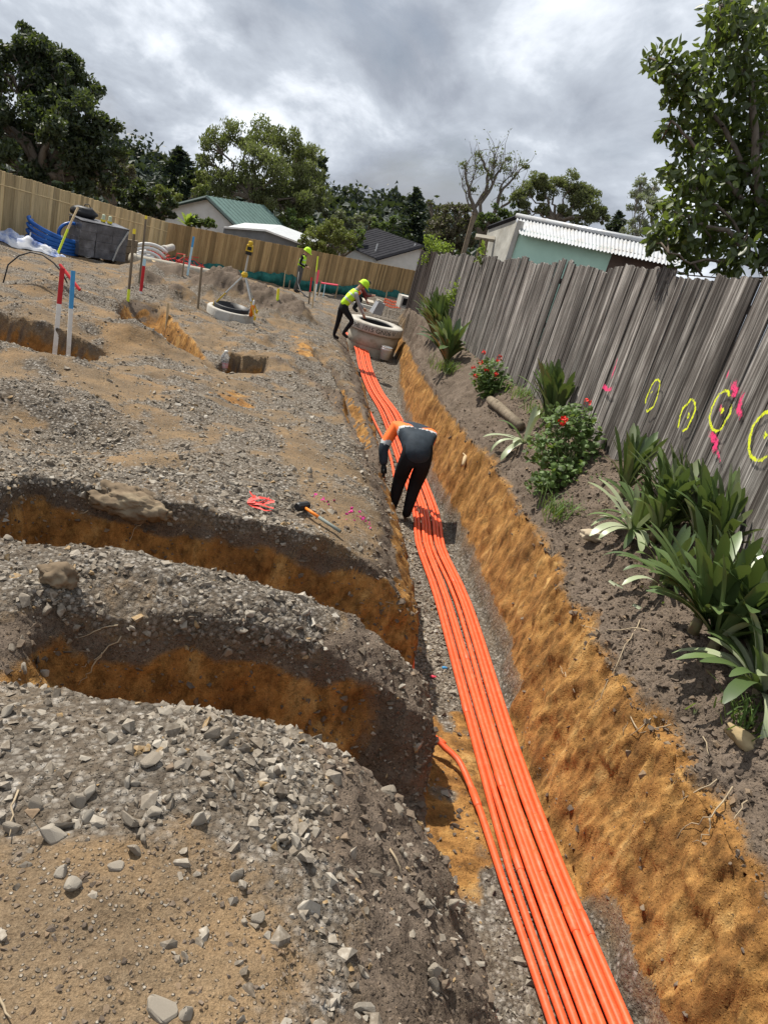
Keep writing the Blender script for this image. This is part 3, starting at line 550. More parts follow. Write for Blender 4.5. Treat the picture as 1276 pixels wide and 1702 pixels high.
MB().lathe([(.52, -.2), (.53, .16), (.51, .18), (.43, .18), (.42, .16), (.42, -.2)], n=40).build('ring', CONC2, m2, True); MB().lathe([(.415, .05), (.38, .12), (.40, .25), (.36, .26), (.30, .06)], n=32).build('rubber_seal', BLACK, m2, True)
MB().lathe([(.41, -.05), (.001, -.05)], n=24).build('opening_shade', BLACK, m2)  # black disc stands in for the shade down the ring
# yellow laser level on a tripod standing over the ring
YPL = M('yellow_plastic', (.62, .42, .03), (.52, .33, .02), 8, .45); ALU = M('aluminium', (.55, .55, .52), (.42, .42, .4), 10, .45, .5, metal=.3); ORP = M('orange_plastic', (.85, .22, .02), None, 8, .5); WHT = M('white_plastic', (.72, .71, .69), (.6, .59, .56), 6, .5, dirt=(.5, .44, .36))
ap = Vector(m2.location)+Vector((.14, 0, .98)); tp = empty('laser_tripod', ap-Vector((0, 0, .8)), label='yellow rotating laser level on a short tripod over the concrete ring', cat='laser level'); off = Vector((0, 0, .8))
feet = [(-.52, -.05, -.78), (.42, -.42, -.80), (.40, .32, -.78)]
for i, f_ in enumerate(feet):
    MB().tube([off, off+Vector(f_)*.62], .022, 6).build('leg', ALU, tp); MB().tube([off+Vector(f_)*.55, off+Vector(f_)], .016, 6).build('lower_leg', YPL, tp); MB().box(off+Vector(f_), (.05, .05, .08)).build('foot', YPL, tp)
MB().lathe([(.001, -.06), (.06, -.06), (.075, .0), (.05, .05), (.001, .05)], off, 12).build('head', YPL, tp); MB().tube([off, off+Vector((0, 0, .42))], .02, 8).build('mast', ALU, tp)
MB().box(off+Vector((0, 0, .47)), (.13, .12, .08)).build('base_unit', BLACK, tp); MB().box(off+Vector((0, 0, .57)), (.16, .14, .13), taper=.85).build('laser_head', YPL, tp); MB().lathe([(.001, .64), (.05, .64), (.05, .70), (.035, .72), (.001, .72)], off, 12).build('laser_cap', YPL, tp); MB().box(off+Vector((0, -.074, .57)), (.09, .01, .07)).build('window', BLACK, tp)
g = at(411, 505, 15.6); sc0 = empty('spray_can', (m2.location.x+.46, m2.location.y-.28, m2.location.z+.18), label='orange spray can with a white nozzle on the concrete ring', cat='spray can')
MB().lathe([(.001, 0), (.045, 0), (.045, .22), (.03, .25), (.001, .25)], n=14).build('can', ORP, sc0, True); MB().lathe([(.03, .25), (.03, .29), (.008, .36), (.001, .36)], n=12).build('nozzle', WHT, sc0, True)
# white bucket in front of the riser
def bucket(name, loc, label, rot=(0, 0, 0), r=.145, h=.34):
    e = empty(name, loc, label=label, cat='bucket'); e.rotation_euler = rot
    MB().lathe([(.001, 0), (r*.86, 0), (r*.97, h*.78), (r*1.06, h*.79), (r*1.06, h*.83), (r*.98, h*.84), (r, h), (r*1.04, h), (r*1.03, h-.015), (r*.94, h-.02), (r*.82, .01), (.001, .01)], n=24).build('shell', WHT, e, True)
    a = np.linspace(0, math.pi, 11); MB().tube([(r*1.06*math.cos(q), -r*.9*math.sin(q)*.5-r*.55*math.sin(q), h*.8-.13*math.sin(q)) for q in a], .004, 5).build('handle', ALU, e); return e
g = gh(634, 589, 40); bucket('bucket', (2.62, 21.08, fl_z(0, 21.08)+.06), 'white plastic bucket standing against the concrete manhole riser')
# ------------------------------------------------------------------ stakes
REDP = M('red_paint', (.50, .018, .022), (.38, .012, .016), 8, .6); BLUP = M('blue_paint', (.06, .30, .55), (.05, .22, .45), 8, .6); WHP = M('white_paint', (.68, .68, .65), (.55, .54, .5), 7, .6, dirt=(.4, .34, .26)); YELP = M('yellow_paint', (.78, .62, .04), None, 8, .6); CYP = M('pale_blue_paint', (.42, .60, .66), (.35, .5, .56), 6, .6); PNKP = M('pink_paint', (.80, .07, .12), None, 6, .6); LIMP = M('lime_paint', (.62, .72, .04), None, 6, .6)
def stake(base, top, w, segs, label, group=None, Z=None, name='stake'):
    """base and top photo pixels; segs: list of (fraction, material) from the bottom"""
    a = gh(*base) if Z is None else at(*base, Z); dep = a@cf; b = at(*top, dep); h = np.linalg.norm(b-a); d_ = b-a; lean = np.array([d_[0]*.5, d_[1], d_[2]])
    e = empty(name, a, label=label, cat='stake', group=group); z0 = 0
    for i, (f_, mt) in enumerate(segs):
        MB().box((0, 0, h*(z0+f_)/2-(.1 if i == 0 else 0)), (w*(1+.004*i), w*.7*(1+.004*i), h*(f_-z0)+(.2 if i == 0 else 0))).build('shaft' if mt in (STAKE, WHP, CYP, RAWWOOD) else 'painted_band', mt, e); z0 = f_
    q_ = Vector(d_).to_track_quat('Z', 'Y'); e.rotation_euler = (Vector((0, 0, 1)).slerp(Vector(d_).normalized(), .7)).to_track_quat('Z', 'Y').to_euler(); return e
stake((93, 569), (103, 449), .058, [(.52, WHP), (1, REDP)], 'tall white stake with red upper half at the left cross cut')
stake((115, 571), (119, 453), .052, [(.48, WHP), (1, BLUP)], 'tall white stake with blue upper half beside the red one')
stake((213, 500), (221, 384), .05, [(.16, LIMP), (.93, STAKE), (1, YELP)], 'dark stake with yellow top right of the wrapped block pallet')
stake((232, 470), (241, 362), .045, [(.95, STAKE), (1, YELP)], 'thin dark stake with yellow tip in front of the white pipes')
stake((234, 488), (240, 432), .06, [(.06, WHP), (.8, REDP), (1, CYP)], 'red stake with a pale blue top in front of the white pipes')
stake((312, 456), (322, 395), .06, [(.72, CYP), (1, BLUP)], 'pale blue leaning stake in front of the green cloth')
stake((303, 460), (306, 424), .04, [(.88, STAKE), (1, RAWWOOD)], 'short brown stake left of the pale blue stake')
stake((329, 513), (333, 446), .045, [(1, STAKE)], 'plain brown stake left of the tripod')
stake((277, 543), (278, 505), .04, [(1, RAWWOOD)], 'small pale wooden peg above the clay cut')
stake((471, 480), (473, 450), .035, [(1, RAWWOOD)], 'pale thin stake left of the standing worker')
stake((480, 482), (482, 466), .05, [(1, STAKE)], 'short dark stub stake at the feet of the standing worker')
stake((461, 500), (462, 480), .06, [(.5, LIMP), (1, YELP)], 'short yellow painted peg on the spoil heap')
stake((522, 500), (528, 450), .06, [(.55, WHP), (1, PNKP)], 'white stake with pink top right of the standing worker')
stake((519, 512), (524, 428), .04, [(.7, RAWWOOD), (1, LIMP)], 'tall pale stake with lime top right of the standing worker')
stake((513, 505), (516, 462), .05, [(.45, STAKE), (1, REDP)], 'dark stake with red upper half right of the standing worker')
stake((530, 492), (533, 467), .04, [(.8, WHP), (1, PNKP)], 'small white stake with pink tip behind the leaning worker')
stake((537, 494), (540, 470), .035, [(1, CYP)], 'small pale blue stake behind the leaning worker')
stake((549, 487), (552, 468), .045, [(.85, STAKE), (1, PNKP)], 'brown stake with pink tip above the leaning worker')
stake((606, 508), (609, 490), .05, [(.8, STAKE), (1, YELP)], 'small dark peg with yellow tip beyond the manhole riser')
stake((633, 524), (637, 506), .06, [(1, STAKE)], 'dark stub post behind the manhole riser')
stake((640, 500), (643, 483), .05, [(1, RAWWOOD)], 'pale peg at the left end of the orange safety mesh')
stake((665, 505), (668, 492), .05, [(1, RAWWOOD)], 'pale peg at the right end of the orange safety mesh')
# ------------------------------------------------------------------ stacked materials by the left fence
WRAP, t, p = new_mat('grey_shrink_wrap', .35, .5); n = tnoise(t, 4, 6, .65); n2 = tnoise(t, 1, 4, .6, None, (14, 14, 2.)); t.links.new(ramp(t, n, [(.3, (.045, .047, .055)), (.55, (.12, .122, .135)), (.75, (.24, .24, .26))]), p.inputs['Base Color']); bump(t, p, n2, .8, .03)
c0 = at(113, 432, 22.5); c1 = at(192, 438, 23.5); gx = c1-c0; az = math.atan2(gx[1], gx[0])
pal = empty('block_pallet', c0+gx*.5+np.array([.0, .3, 0]), az, label='pallet of grey blocks under wrinkled shrink wrap by the left fence', cat='pallet'); Lw = np.linalg.norm(gx[:2])
for j in range(4):
    for i in range(3):
        MB().box((-Lw/2+(i+.5)*Lw/3+random.uniform(-.015, .015), random.uniform(-.02, .02), .16+.235*j+.115), (Lw/3*.985, .85, .23)).build('wrapped_block', WRAP, pal)
for i in range(3): MB().box((-Lw/2+(i+.5)*Lw/3, 0, .06), (.1, .85, .11)).build('bearer', STAKE, pal)
MB().box((0, 0, 1.115), (Lw*1.01, .88, .02), (0, R(1.2), 0)).build('wrap_sheet', WRAP, pal)
MB().tube([(Lw*.48, -.45, 1.05), (Lw*.30, -.46, .55), (Lw*.22, -.47, .15)], .025, 5).build('loose_strap', ALU, pal)
pb = pal.location; e = empty('black_bag', Vector(pb)+Vector((-Lw*.33, .1, 1.13)), label='crumpled black bag lying on top of the wrapped block pallet', cat='bag')
def lump(name, mat, parent, r, c=(0, 0, 0), seed=0, amp=.35, n=3, fq=2.5):
    bm = bmesh.new(); bmesh.ops.create_icosphere(bm, subdivisions=n, radius=1); V = np.array([v.co[:] for v in bm.verts]); d_ = 1+amp*fbm(V[:, 0]*fq+seed*7.7, V[:, 1]*fq, V[:, 2]*fq, 3)
    for v, q_ in zip(bm.verts, V*d_[:, None]*np.array(r)+np.array(c)): v.co = q_
    me = bpy.data.meshes.new(name); bm.to_mesh(me); bm.free(); me.polygons.foreach_set('use_smooth', [True]*len(me.polygons)); return obj(name, me, mat, parent)
lump('bag', BLACK, e, (.38, .25, .17), (0, 0, .12), 3); MB().tube([(-.05, 0, .2), (.0, 0, .36), (.1, 0, .38), (.18, 0, .25)], .015, 5).build('bag_handle', BLACK, e)
for i, (px, lab) in enumerate(((157, 'small pale fitting on the pallet top nearest its middle'), (168, 'small pale green fitting on the pallet top further right'))):
    e = empty('pipe_fitting', Vector(pb)+Vector((Lw*(.05+.13*i), .1, 1.125)), label=lab, cat='fitting'); MB().lathe([(.001, 0), (.06, 0), (.06, .10), (.045, .12), (.05, .2), (.035, .22), (.001, .22)], n=12).build('body', M('pale_fitting', (.45, .5, .36), None, 8), e, True); MB().lathe([(.07, .02), (.075, .05), (.07, .08)], n=12).build('collar', YELP, e, True)
def roughen(o, a, fq):
    me = o.data; V = np.array([v.co[:] for v in me.vertices]); d_ = a*fbm(V[:, 0]*fq*4, V[:, 1]*fq*4, V[:, 2]*fq*4, 4, .65)
    for v, k in zip(me.vertices, d_): v.co += v.normal*float(k)
    me.update()
# blue coil of pipe
BLUE, t, p = new_mat('blue_pipe', .4, .4); n = tnoise(t, 5, 4); t.links.new(ramp(t, n, [(.3, (.008, .06, .26)), (.7, (.02, .13, .45))]), p.inputs['Base Color'])
bc = at(83, 402, 22.3); coil = empty('pipe_coil', bc, 0, label='big coil of blue water pipe leaning by the pallet', cat='pipe coil'); dirl = gx/np.linalg.norm(gx)
for k in range(13):
    q_ = k/12; pts = []
    for a in np.linspace(-.25, math.pi+.25, 13):
        x_ = -.72*math.cos(a); pts.append(np.array([0, 0, 0.])+dirl*(x_+.04*math.sin(k*3.))+np.array([.15, -.35+.25*math.sin(a)*(-1)+.2, .0])+np.array([0, 0, .10+.066*k-.26*q_*(x_/.72+.2)-.08*math.sin(a)]))
    MB().tube([Vector(v)-Vector((0, 0, .45)) for v in pts], .045, 7).build('coil_turn', BLUE, coil, True)
for k in range(4):
    a = np.linspace(0, 2*math.pi, 25); MB().tube([Vector(dirl*(.55+.34*math.cos(q)))+Vector((.05, -.15+.03*k, .30+.30*math.sin(q))) for q in a], .04, 7, False).build('coil_turn', BLUE, coil, True)
for s_ in (-.45, .0, .42): MB().box(Vector(dirl*s_)+Vector((.02, -.52, -.1)), (.03, .02, .75), (0, R(8), az)).build('tie', WHP, coil)
e0, e1 = at(96, 418, 21.6), at(130, 345, 21.9); e = empty('timber_batten', e0, label='yellow and white painted batten leaning on the pallet beside the blue coil', cat='batten'); d_ = Vector(e1-e0)
MB().tube([(0, 0, -.1), d_*.5], .035, 4).build('lower_length', LIMP, e); MB().tube([d_*.5, d_], .034, 4).build('upper_length', RAWWOOD, e)
# white and blue sheet on the ground
def sheet(name, c, sx, sy, h, mat, label, cat, seed, rz=0):
    n = 26; a = np.linspace(-1, 1, n); AX, AY = np.meshgrid(a, a); rr = 1-np.clip(np.maximum(np.abs(AX), np.abs(AY)), 0, 1)**3
    ex = 1+.25*fbm(AX*1.7+seed, AY*1.7, 0, 3); X = AX*sx*ex; Y = AY*sy*ex; c_, s_ = math.cos(rz), math.sin(rz); X, Y = c[0]+X*c_-Y*s_, c[1]+X*s_+Y*c_
    rid = np.abs(fbm(AX*2.2+seed, AY*2.2, 1., 4)); Z = Hz(X, Y)+.02+h*rr*(.35+1.3*rid)
    idx = np.arange(n*n).reshape(n, n); F = np.stack([idx[:-1, :-1], idx[:-1, 1:], idx[1:, 1:], idx[1:, :-1]], -1).reshape(-1, 4)
    V = np.stack([X, Y, Z], -1).reshape(-1, 3)-np.array([c[0], c[1], 0]); zb = float(Z.min()); V[:, 2] -= zb
    return obj(name, mesh_np(name, V, F, True), mat, None, (c[0], c[1], zb), label=label, cat=cat)
TARP, t, p = new_mat('white_blue_sheet', .5, .3); n = tnoise(t, 2.4, 4, .6); t.links.new(ramp(t, n, [(.38, (.07, .13, .34)), (.47, (.36, .40, .52)), (.56, (.62, .63, .66)), (.7, (.72, .72, .73))]), p.inputs['Base Color'])
g = gh(25, 407); sheet('tarpaulin', g, .95, .5, .32, TARP, 'crumpled white and blue plastic sheet at the foot of the left fence', 'tarpaulin', 2.2, az)
g = gh(82, 421); sheet('plastic_sheet', g, .5, .25, .14, TARP, 'small white plastic sheet in front of the blue coil', 'plastic sheet', 8.1, az)
g = gh(140, 427); e = bucket('bucket', g+[0, 0, .12], 'white bucket lying on its side in front of the block pallet', (R(75), R(0), R(38)), .14, .24)
# retaining boards and white pipe bundle
g = at(207, 425, 24.2); e = empty('timber_stack', g, az, label='stack of brown boards at the right end of the block pallet', cat='timber stack')
for j in range(4): MB().box((.1, .2, -.25+.21*j), (.75, .12, .195)).build('plank', STAKE, e)
base = at(240, 432, 26.5); e = empty('white_pipe_heap', base, label='heap of curved white ribbed pipes beside the board stack', cat='pipe heap')
for k in range(4):
    a = np.linspace(-.1, 2.3+.2*k, 14); rr = .95-.17*k; MB().tube([Vector((rr*.95*-math.cos(q)*.83+.15, rr*-math.cos(q)*.45-.1*k, rr*.75*math.sin(q)-.15-.0*k)) for q in a], .055, 8).build('white_pipe', WHT, e, True)
lump('plastic_wrap', WHT, e, (.55, .35, .22), (-.2, -.1, .1), 5, .5)
def simple_pipe(a, b, Z0, Z1, r, mat, label, lift=.0):
    p0, p1 = at(*a, Z0), at(*b, Z1); e = empty('concrete_pipe', p0, label=label, cat='pipe'); d_ = Vector(p1-p0); MB().tube([(0, 0, lift), d_+Vector((0, 0, lift))], r, 16, False).build('barrel', mat, e, True); MB().tube([(0, 0, lift), d_+Vector((0, 0, lift))], r*.8, 16, False).build('bore', BLACK, e, True)
    dd = d_.normalized(); MB().tube([Vector((0, 0, lift))-dd*.0, dd*.12+Vector((0, 0, lift))], r*1.18, 16, True).build('collar', mat, e, True); return e
simple_pipe((218, 430), (352, 456), 23.5, 25.5, .15, CONC, 'long grey concrete pipe lying below the white pipes')
simple_pipe((271, 415), (287, 411), 27.5, 28, .12, CONC2, 'short pale pipe lying in front of the fence corner')
g = at(264, 437, 23.2); e = empty('plywood_sheet', g, label='pale plywood sheet lying on the dark spoil in front of the concrete pipe', cat='plywood')
pa, pb_, pc_, pd = [Vector(at(*q)-g) for q in ((252, 433, 23.6), (286, 446, 23.6), (298, 452, 22.9), (258, 442, 22.9))]; u_ = Vector((0, 0, .03)); MB().add([pa, pb_, pc_, pd, pa+u_, pb_+u_, pc_+u_, pd+u_], [(3, 2, 1, 0), (4, 5, 6, 7), (0, 1, 5, 4), (1, 2, 6, 5), (2, 3, 7, 6), (3, 0, 4, 7)]).build('panel', RAWWOOD, e)
# red netting heap and orange safety mesh
REDN = M('red_netting', (.55, .05, .04), (.40, .03, .03), 12, .7); ORN = M('orange_mesh', (.78, .13, .05), None, 9, .7)
def tangle(name, c, ext, n, r, mat, label, cat, seed):
    e = empty(name, c, label=label, cat=cat); rr = random.Random(seed); mb = MB()
    for _ in range(n):
        a = Vector((rr.uniform(-1, 1)*ext[0], rr.uniform(-1, 1)*ext[1], rr.uniform(0, .4)*ext[2])); q_ = [a]
        for _ in range(4): q_.append(q_[-1]+Vector((rr.uniform(-1, 1)*ext[0]*.35, rr.uniform(-1, 1)*ext[1]*.4, rr.uniform(-.5, .6)*ext[2]))); q_[-1].z = max(q_[-1].z, 0)
        mb.tube(q_, r, 4)
    mb.build('strands', mat, e, kind='stuff'); return e
g = at(300, 441, 27); tangle('red_netting', g-[0, 0, .1], (.95, .35, .3), 60, .018, REDN, 'tangled heap of red netting behind the concrete pipe', 'netting', 3)
om = empty('safety_mesh', at(655, 499, 33), label='small orange safety mesh strung between pegs before the rear fence', cat='safety mesh')
pa, pb_ = Vector(at(640, 494, 33)-at(655, 499, 33)), Vector(at(668, 500, 33)-at(655, 499, 33))
for j in range(3): MB().tube([pa+Vector((0, 0, .12*j-.3)), (pa+pb_)/2+Vector((0, 0, .12*j-.36)), pb_+Vector((0, 0, .12*j-.3))], .022, 4).build('strand', ORN, om)
for j in range(11): q_ = pa.lerp(pb_, j/10); MB().tube([q_+Vector((0, 0, -.33)), q_+Vector((0, 0, -.04))], .016, 4).build('upright_strand', ORN, om)
e = empty('survey_profile', at(545, 474, 36), label='orange painted profile board on pegs behind the leaning worker', cat='profile board'); q0, q1 = Vector(at(533, 470, 36)-at(545, 474, 36)), Vector(at(562, 474, 36)-at(545, 474, 36)); MB().tube([q0, q1], .04, 4).build('cross_board', PNKP, e)
for q_ in (q0, q1): MB().tube([q_-Vector((0, 0, .6)), q_+Vector((0, 0, .05))], .03, 4).build('peg', RAWWOOD, e)
for px, py, Z, sx, lab in ((628, 512, 25, .16, 'grey concrete block tipped on the pale spoil behind the manhole riser'),): 
    e = empty('concrete_block', at(px, py, Z)-[0, 0, .2], .4, label=lab, cat='block'); MB().box((0, 0, .2), (sx*2, sx*1.6, .42), (.1, .2, 0), taper=.8).build('body', M('grey_block', (.33, .34, .36), None, 5), e); MB().box((0, 0, .43), (sx*1.2, sx*.9, .05), (.1, .2, 0)).build('lifting_lug', CONC, e)
e = empty('concrete_channel', at(677, 506, 25)-[0, 0, .1], .2, label='pale open concrete box by the end of the old fence', cat='concrete box'); MB().box((0, 0, .0), (.62, .4, .06)).build('floor_slab', CONC2, e); MB().box((-.28, 0, .16), (.06, .4, .26)).build('side', CONC2, e); MB().box((.28, 0, .16), (.06, .4, .26)).build('side', CONC2, e); MB().box((0, 0, .32), (.62, .4, .06)).build('lid', CONC2, e); MB().box((0, .17, .16), (.5, .04, .25)).build('back', BLACK, e)
e = empty('concrete_slab', at(597, 502, 30), label='flat grey concrete slabs in the excavation beyond the leaning worker', cat='slab'); MB().box((0, 0, -.05), (1.1, .9, .12)).build('slab', CONC2, e); MB().box((.15, .1, .08), (.8, .7, .1)).build('slab', CONC, e)
# black hose arch on the left
g0, g1 = gh(8, 468), gh(112, 470); e = empty('black_hose', g0, label='black hose arching out of the ground at the far left', cat='hose'); d_ = Vector(g1-g0); hp = []
zc_ = g0@cf
for px, py in ((6, 470), (14, 440), (32, 425), (52, 419), (72, 424), (90, 437), (103, 452), (112, 470)): hp.append(Vector(at(px, py, zc_*.98)-g0))
MB().tube(hp, .013, 7).build('hose', BLACK, e, True); MB().tube([Vector(at(100, 440, zc_)-g0), Vector(at(133, 482, zc_*.99)-g0)], .028, 6).build('red_cap_pipe', REDP, e)
# low tail hose held by the standing worker
e0 = at(496, 470, 33); e = empty('probe_hose', e0, label='thin black hose trailing from the standing worker', cat='hose'); MB().tube([Vector(at(px, py, z_)-e0) for px, py, z_ in ((497, 452, 33), (495, 470, 33), (499, 483, 32.5), (507, 491, 32), (514, 495, 31.5))], .03, 6).build('hose', BLACK, e, True)
# bottle, hammer, ribbons, scraps
BOT, t, p = new_mat('clear_plastic', .08, .5); p.inputs['Transmission Weight'].default_value = .75; p.inputs['IOR'].default_value = 1.3; n = tnoise(t, 20, 2); t.links.new(ramp(t, n, [(.3, (.8, .83, .85)), (.7, (.9, .92, .93))]), p.inputs['Base Color'])
g = gh(370, 617); e = empty('water_bottle', g, .3, label='clear plastic water bottle standing on the gravel beside the square pit', cat='bottle')
MB().lathe([(.001, 0), (.06, .0), (.068, .02), (.068, .16), (.062, .18), (.068, .20), (.066, .24), (.03, .30), (.026, .32), (.001, .32)], n=16).build('bottle_body', BOT, e, True); MB().lathe([(.001, .335), (.03, .33), (.03, .30), (.026, .295)], n=12).build('cap', WHP, e, True); MB().lathe([(.0695, .07), (.0695, .15)], n=16).build('wrapper', M('bottle_wrapper', (.6, .55, .58), (.5, .12, .15), 18, .5), e, True)
h0, h1 = gh(500, 853), gh(563, 893); e = empty('sledgehammer', h0+[0, 0, .035], label='black headed sledgehammer with orange and grey handle on the trench bank', cat='hammer'); d_ = Vector(h1-h0); dn_ = d_.normalized(); sd = dn_.cross(Vector((0, 0, 1))).normalized()
MB().tube([dn_*-.0-sd*.055+Vector((0, 0, .02)), -sd*.045+Vector((0, 0, .02)), sd*.045+Vector((0, 0, .02)), sd*.055+Vector((0, 0, .02))], [.026, .033, .033, .026], 10).build('head', BLACK, e); MB().tube([Vector((0, 0, .02)), dn_*(d_.length*.45)+Vector((0, 0, .015))], .0115, 8).build('orange_shaft', ORP, e, True); MB().tube([dn_*(d_.length*.45)+Vector((0, 0, .015)), d_+Vector((0, 0, .01))], .0125, 8).build('grip', M('grip_grey', (.18, .2, .18), None, 20), e, True)
REDT = M('red_tape', (.75, .06, .04), (.55, .035, .03), 10, .5)
g = gh(410, 838); e = empty('tape_scrap', g, label='crumpled red plastic tape on the gravel above the second side cut', cat='tape'); rr = random.Random(4)
for k in range(7):
    a = rr.uniform(0, 6.28); q_ = [Vector((0, 0, .01))]
    for j in range(4): a += rr.uniform(-.9, .9); q_.append(q_[-1]+Vector((math.cos(a)*.05, math.sin(a)*.035, rr.uniform(-.012, .022)))); q_[-1].z = max(.004, q_[-1].z)
    mb = MB(); V = []
    for v in q_: V += [v+Vector((0, .014, rr.uniform(0, .012))), v+Vector((.004, -.014, rr.uniform(0, .01)))]
    mb.add(V, [(2*i, 2*i+2, 2*i+3, 2*i+1) for i in range(4)]).build('strip', REDT, e)
def splat(px, py, n, ext, mat, label, seed, r=.014):
    g = gh(px, py); e = empty('paint_splash', g, label=label, cat='paint'); rr = random.Random(seed)
    for k in range(n):
        X, Y = g[0]+rr.gauss(0, ext[0]), g[1]+rr.gauss(0, ext[1]); o = bpy.data.objects.new('painted_stone', PST[k % 3]); link(o, e); s_ = r*rr.uniform(.6, 1.5); o.location = (X-g[0], Y-g[1], float(Hz(X, Y))-g[2]+s_*.3); o.scale = (s_, s_, s_*.6); o.rotation_euler = [rr.uniform(0, 6) for _ in range(3)]
    return e
PKM = M('pink_stone_paint', (.75, .05, .32), (.5, .06, .22), 30, .8); PST = []
for k in range(3):
    V, Fc = stone_proto(9, 500+k); me = mesh_np('painted_stone', V, Fc); me.materials.append(PKM); PST.append(me)
splat(590, 857, 20, (.06, .05), PKM, 'bright pink sprayed stones near the hammer on the bank', 5); splat(540, 832, 10, (.05, .05), PKM, 'faint pink sprayed stones above the hammer head', 6)
for (px, py), mt, lab in (((738, 1112), BLUP, 'small blue plastic scrap on the trench floor'), ((719, 1127), PNKP, 'small pink plastic scrap at the foot of the ridge')):
    g = gh(px, py); o = lump('plastic_scrap', mt, None, (.022, .014, .010), (0, 0, 0), px, .6, 2); o.location = g+[0, 0, .012]; tag(o, lab, 'scrap')
# rocks, log and cut root
BRN = M('earthy_stone', (.22, .165, .11), (.11, .082, .055), 5, .95, .1, .8, dirt=(.30, .25, .17)); LOGM = wood('rotten_log', [(.3, (.12, .095, .065)), (.55, (.27, .22, .16)), (.78, (.40, .35, .27))], grain=(18, 18, 1.5), bst=1)
g = gh(205, 838); o = lump('rock_slab', BRN, None, (.28, .15, .09), (0, 0, 0), 11, .42, 5, 1.7); o.location = g+[0, .06, .0]; roughen(o, .035, 6); o.rotation_euler = (R(-8), R(4), R(-4)); tag(o, 'broad brown rock slab perched on the lip of the second side cut', 'rock')
g = gh(97, 968); o = lump('rock', BRN, None, (.085, .07, .06), (0, 0, 0), 31, .5, 4, 2.); o.location = g+[0, 0, .03]; roughen(o, .02, 10); tag(o, 'rough brown rock on the left end of the ridge between the side cuts', 'rock')
g = gh(1238, 1240); o = lump('rock', M('tan_rock', (.42, .33, .19), (.27, .2, .11), 9, .95, .1, .8), None, (.11, .045, .04), (0, 0, 0), 14, .5, 3); o.location = g+[0, 0, .02]; o.rotation_euler = (0, R(14), R(-42)); tag(o, 'long tan rock below the strap leaved plants at the right', 'rock')
g = gh(985, 895); o = lump('rock', M('pale_rock', (.45, .38, .28), (.33, .27, .19), 9, .95, .1, .8), None, (.10, .07, .045), (0, 0, 0), 19, .6, 3); o.location = g+[0, 0, .02]; tag(o, 'pale crumbly rock under the strap leaved plants', 'rock')
l0, l1 = gh(812, 672), gh(862, 716); e = empty('log', l0, label='short rotten log lying below the flowering bush', cat='log'); d_ = Vector(l1-l0); ux = Vector((0, 0, .06)); MB().tube([ux, d_*.25+ux*1.1, d_*.6+ux*1.05, d_+ux], [.06, .068, .062, .058], 10).build('trunk', LOGM, e, True); MB().tube([d_*.3+ux, d_*.3+ux+Vector((-.05, .02, .09))], [.022, .016], 7).build('knot', LOGM, e, True)
g = gh(775, 762); e = empty('cut_root', g, label='pale cut root end sticking from the clay wall beside the bending worker', cat='root'); MB().tube([(.1, .1, .0), (-.02, 0, .01), (-.06, -.16, -.05)], [.03, .028, .022], 8).build('stub', RAWWOOD, e, True); MB().tube([(-.0, -.02, .02), (-.05, .06, .04)], [.012, .006], 6).build('rootlet', RAWWOOD, e, True)
# roots hanging from cut faces
ROOTM = M('root', (.42, .34, .23), (.26, .2, .13), 20, .9)
ROOTS = [[(1062, 1030), (1040, 1075), (1000, 1155), (985, 1180)], [(1120, 1060), (1050, 1045), (1010, 1050), (965, 1040)], [(1215, 1310), (1180, 1360), (1140, 1375), (1115, 1405)], [(1180, 1362), (1175, 1385), (1150, 1400)], [(1105, 1170), (1060, 1215), (1010, 1245)], [(1060, 1215), (1045, 1190), (1035, 1225)], [(1115, 1205), (1060, 1220)], [(955, 1150), (938, 1120), (930, 1108)], [(1195, 1295), (1130, 1330)], [(1240, 1330), (1218, 1362)], [(1160, 1210), (1178, 1262)],
         [(700, 1010), (655, 1003), (600, 1000)], [(240, 870), (222, 888), (218, 905)], [(310, 880), (298, 892)], [(175, 1085), (155, 1115), (135, 1140)], [(210, 1058), (165, 1095), (140, 1110)], [(200, 1040), (170, 1050), (135, 1062)], [(40, 1300), (32, 1345), (25, 1390)], [(655, 1415), (668, 1450)], [(150, 850), (135, 856)], [(8, 1640), (30, 1690)]]
for q_ in ROOTS:
    pts = []
    for px, py in q_: g = gh(px, py, 14); pts.append(Vector(g)+Vector((-.01, -.012, .012)))
    Q = []
    for i in range(len(pts)-1):
        for s_ in np.linspace(0, 1, 5)[:-1]: Q.append(pts[i].lerp(pts[i+1], s_)+Vector([random.gauss(0, .006) for _ in range(3)]))
    Q.append(pts[-1]); r0 = .0042; MB().tube(Q, [r0*(1-.7*i/len(Q)) for i in range(len(Q))], 5).build('root', ROOTM, ground, True)
# ------------------------------------------------------------------ foliage
def leafmat(name, stops, trans=.35, rough=.55, spec=.35):
    m, t, p = new_mat(name, rough, spec); tn = attr(t, 'tone'); col = ramp(t, tn, stops); t.links.new(col, p.inputs['Base Color'])
    tr = t.nodes.new('ShaderNodeBsdfTranslucent'); t.links.new(mixc(t, .5, col, (.25, .34, .04), 'MIX'), tr.inputs[0]); ms = t.nodes.new('ShaderNodeMixShader'); ms.inputs[0].default_value = trans
    t.links.new(p.outputs[0], ms.inputs[1]); t.links.new(tr.outputs[0], ms.inputs[2]); t.links.new(ms.outputs[0], t.nodes['Material Output'].inputs['Surface']); return m
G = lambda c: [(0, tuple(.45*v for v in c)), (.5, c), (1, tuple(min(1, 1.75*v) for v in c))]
LDARK = leafmat('dark_leaf', G((.030, .042, .020)), .2); LMID = leafmat('green_leaf', G((.055, .085, .025)), .3); LEUC = leafmat('eucalypt_leaf', G((.12, .13, .055)), .35); LOLV = leafmat('olive_leaf', G((.12, .13, .035)), .3)
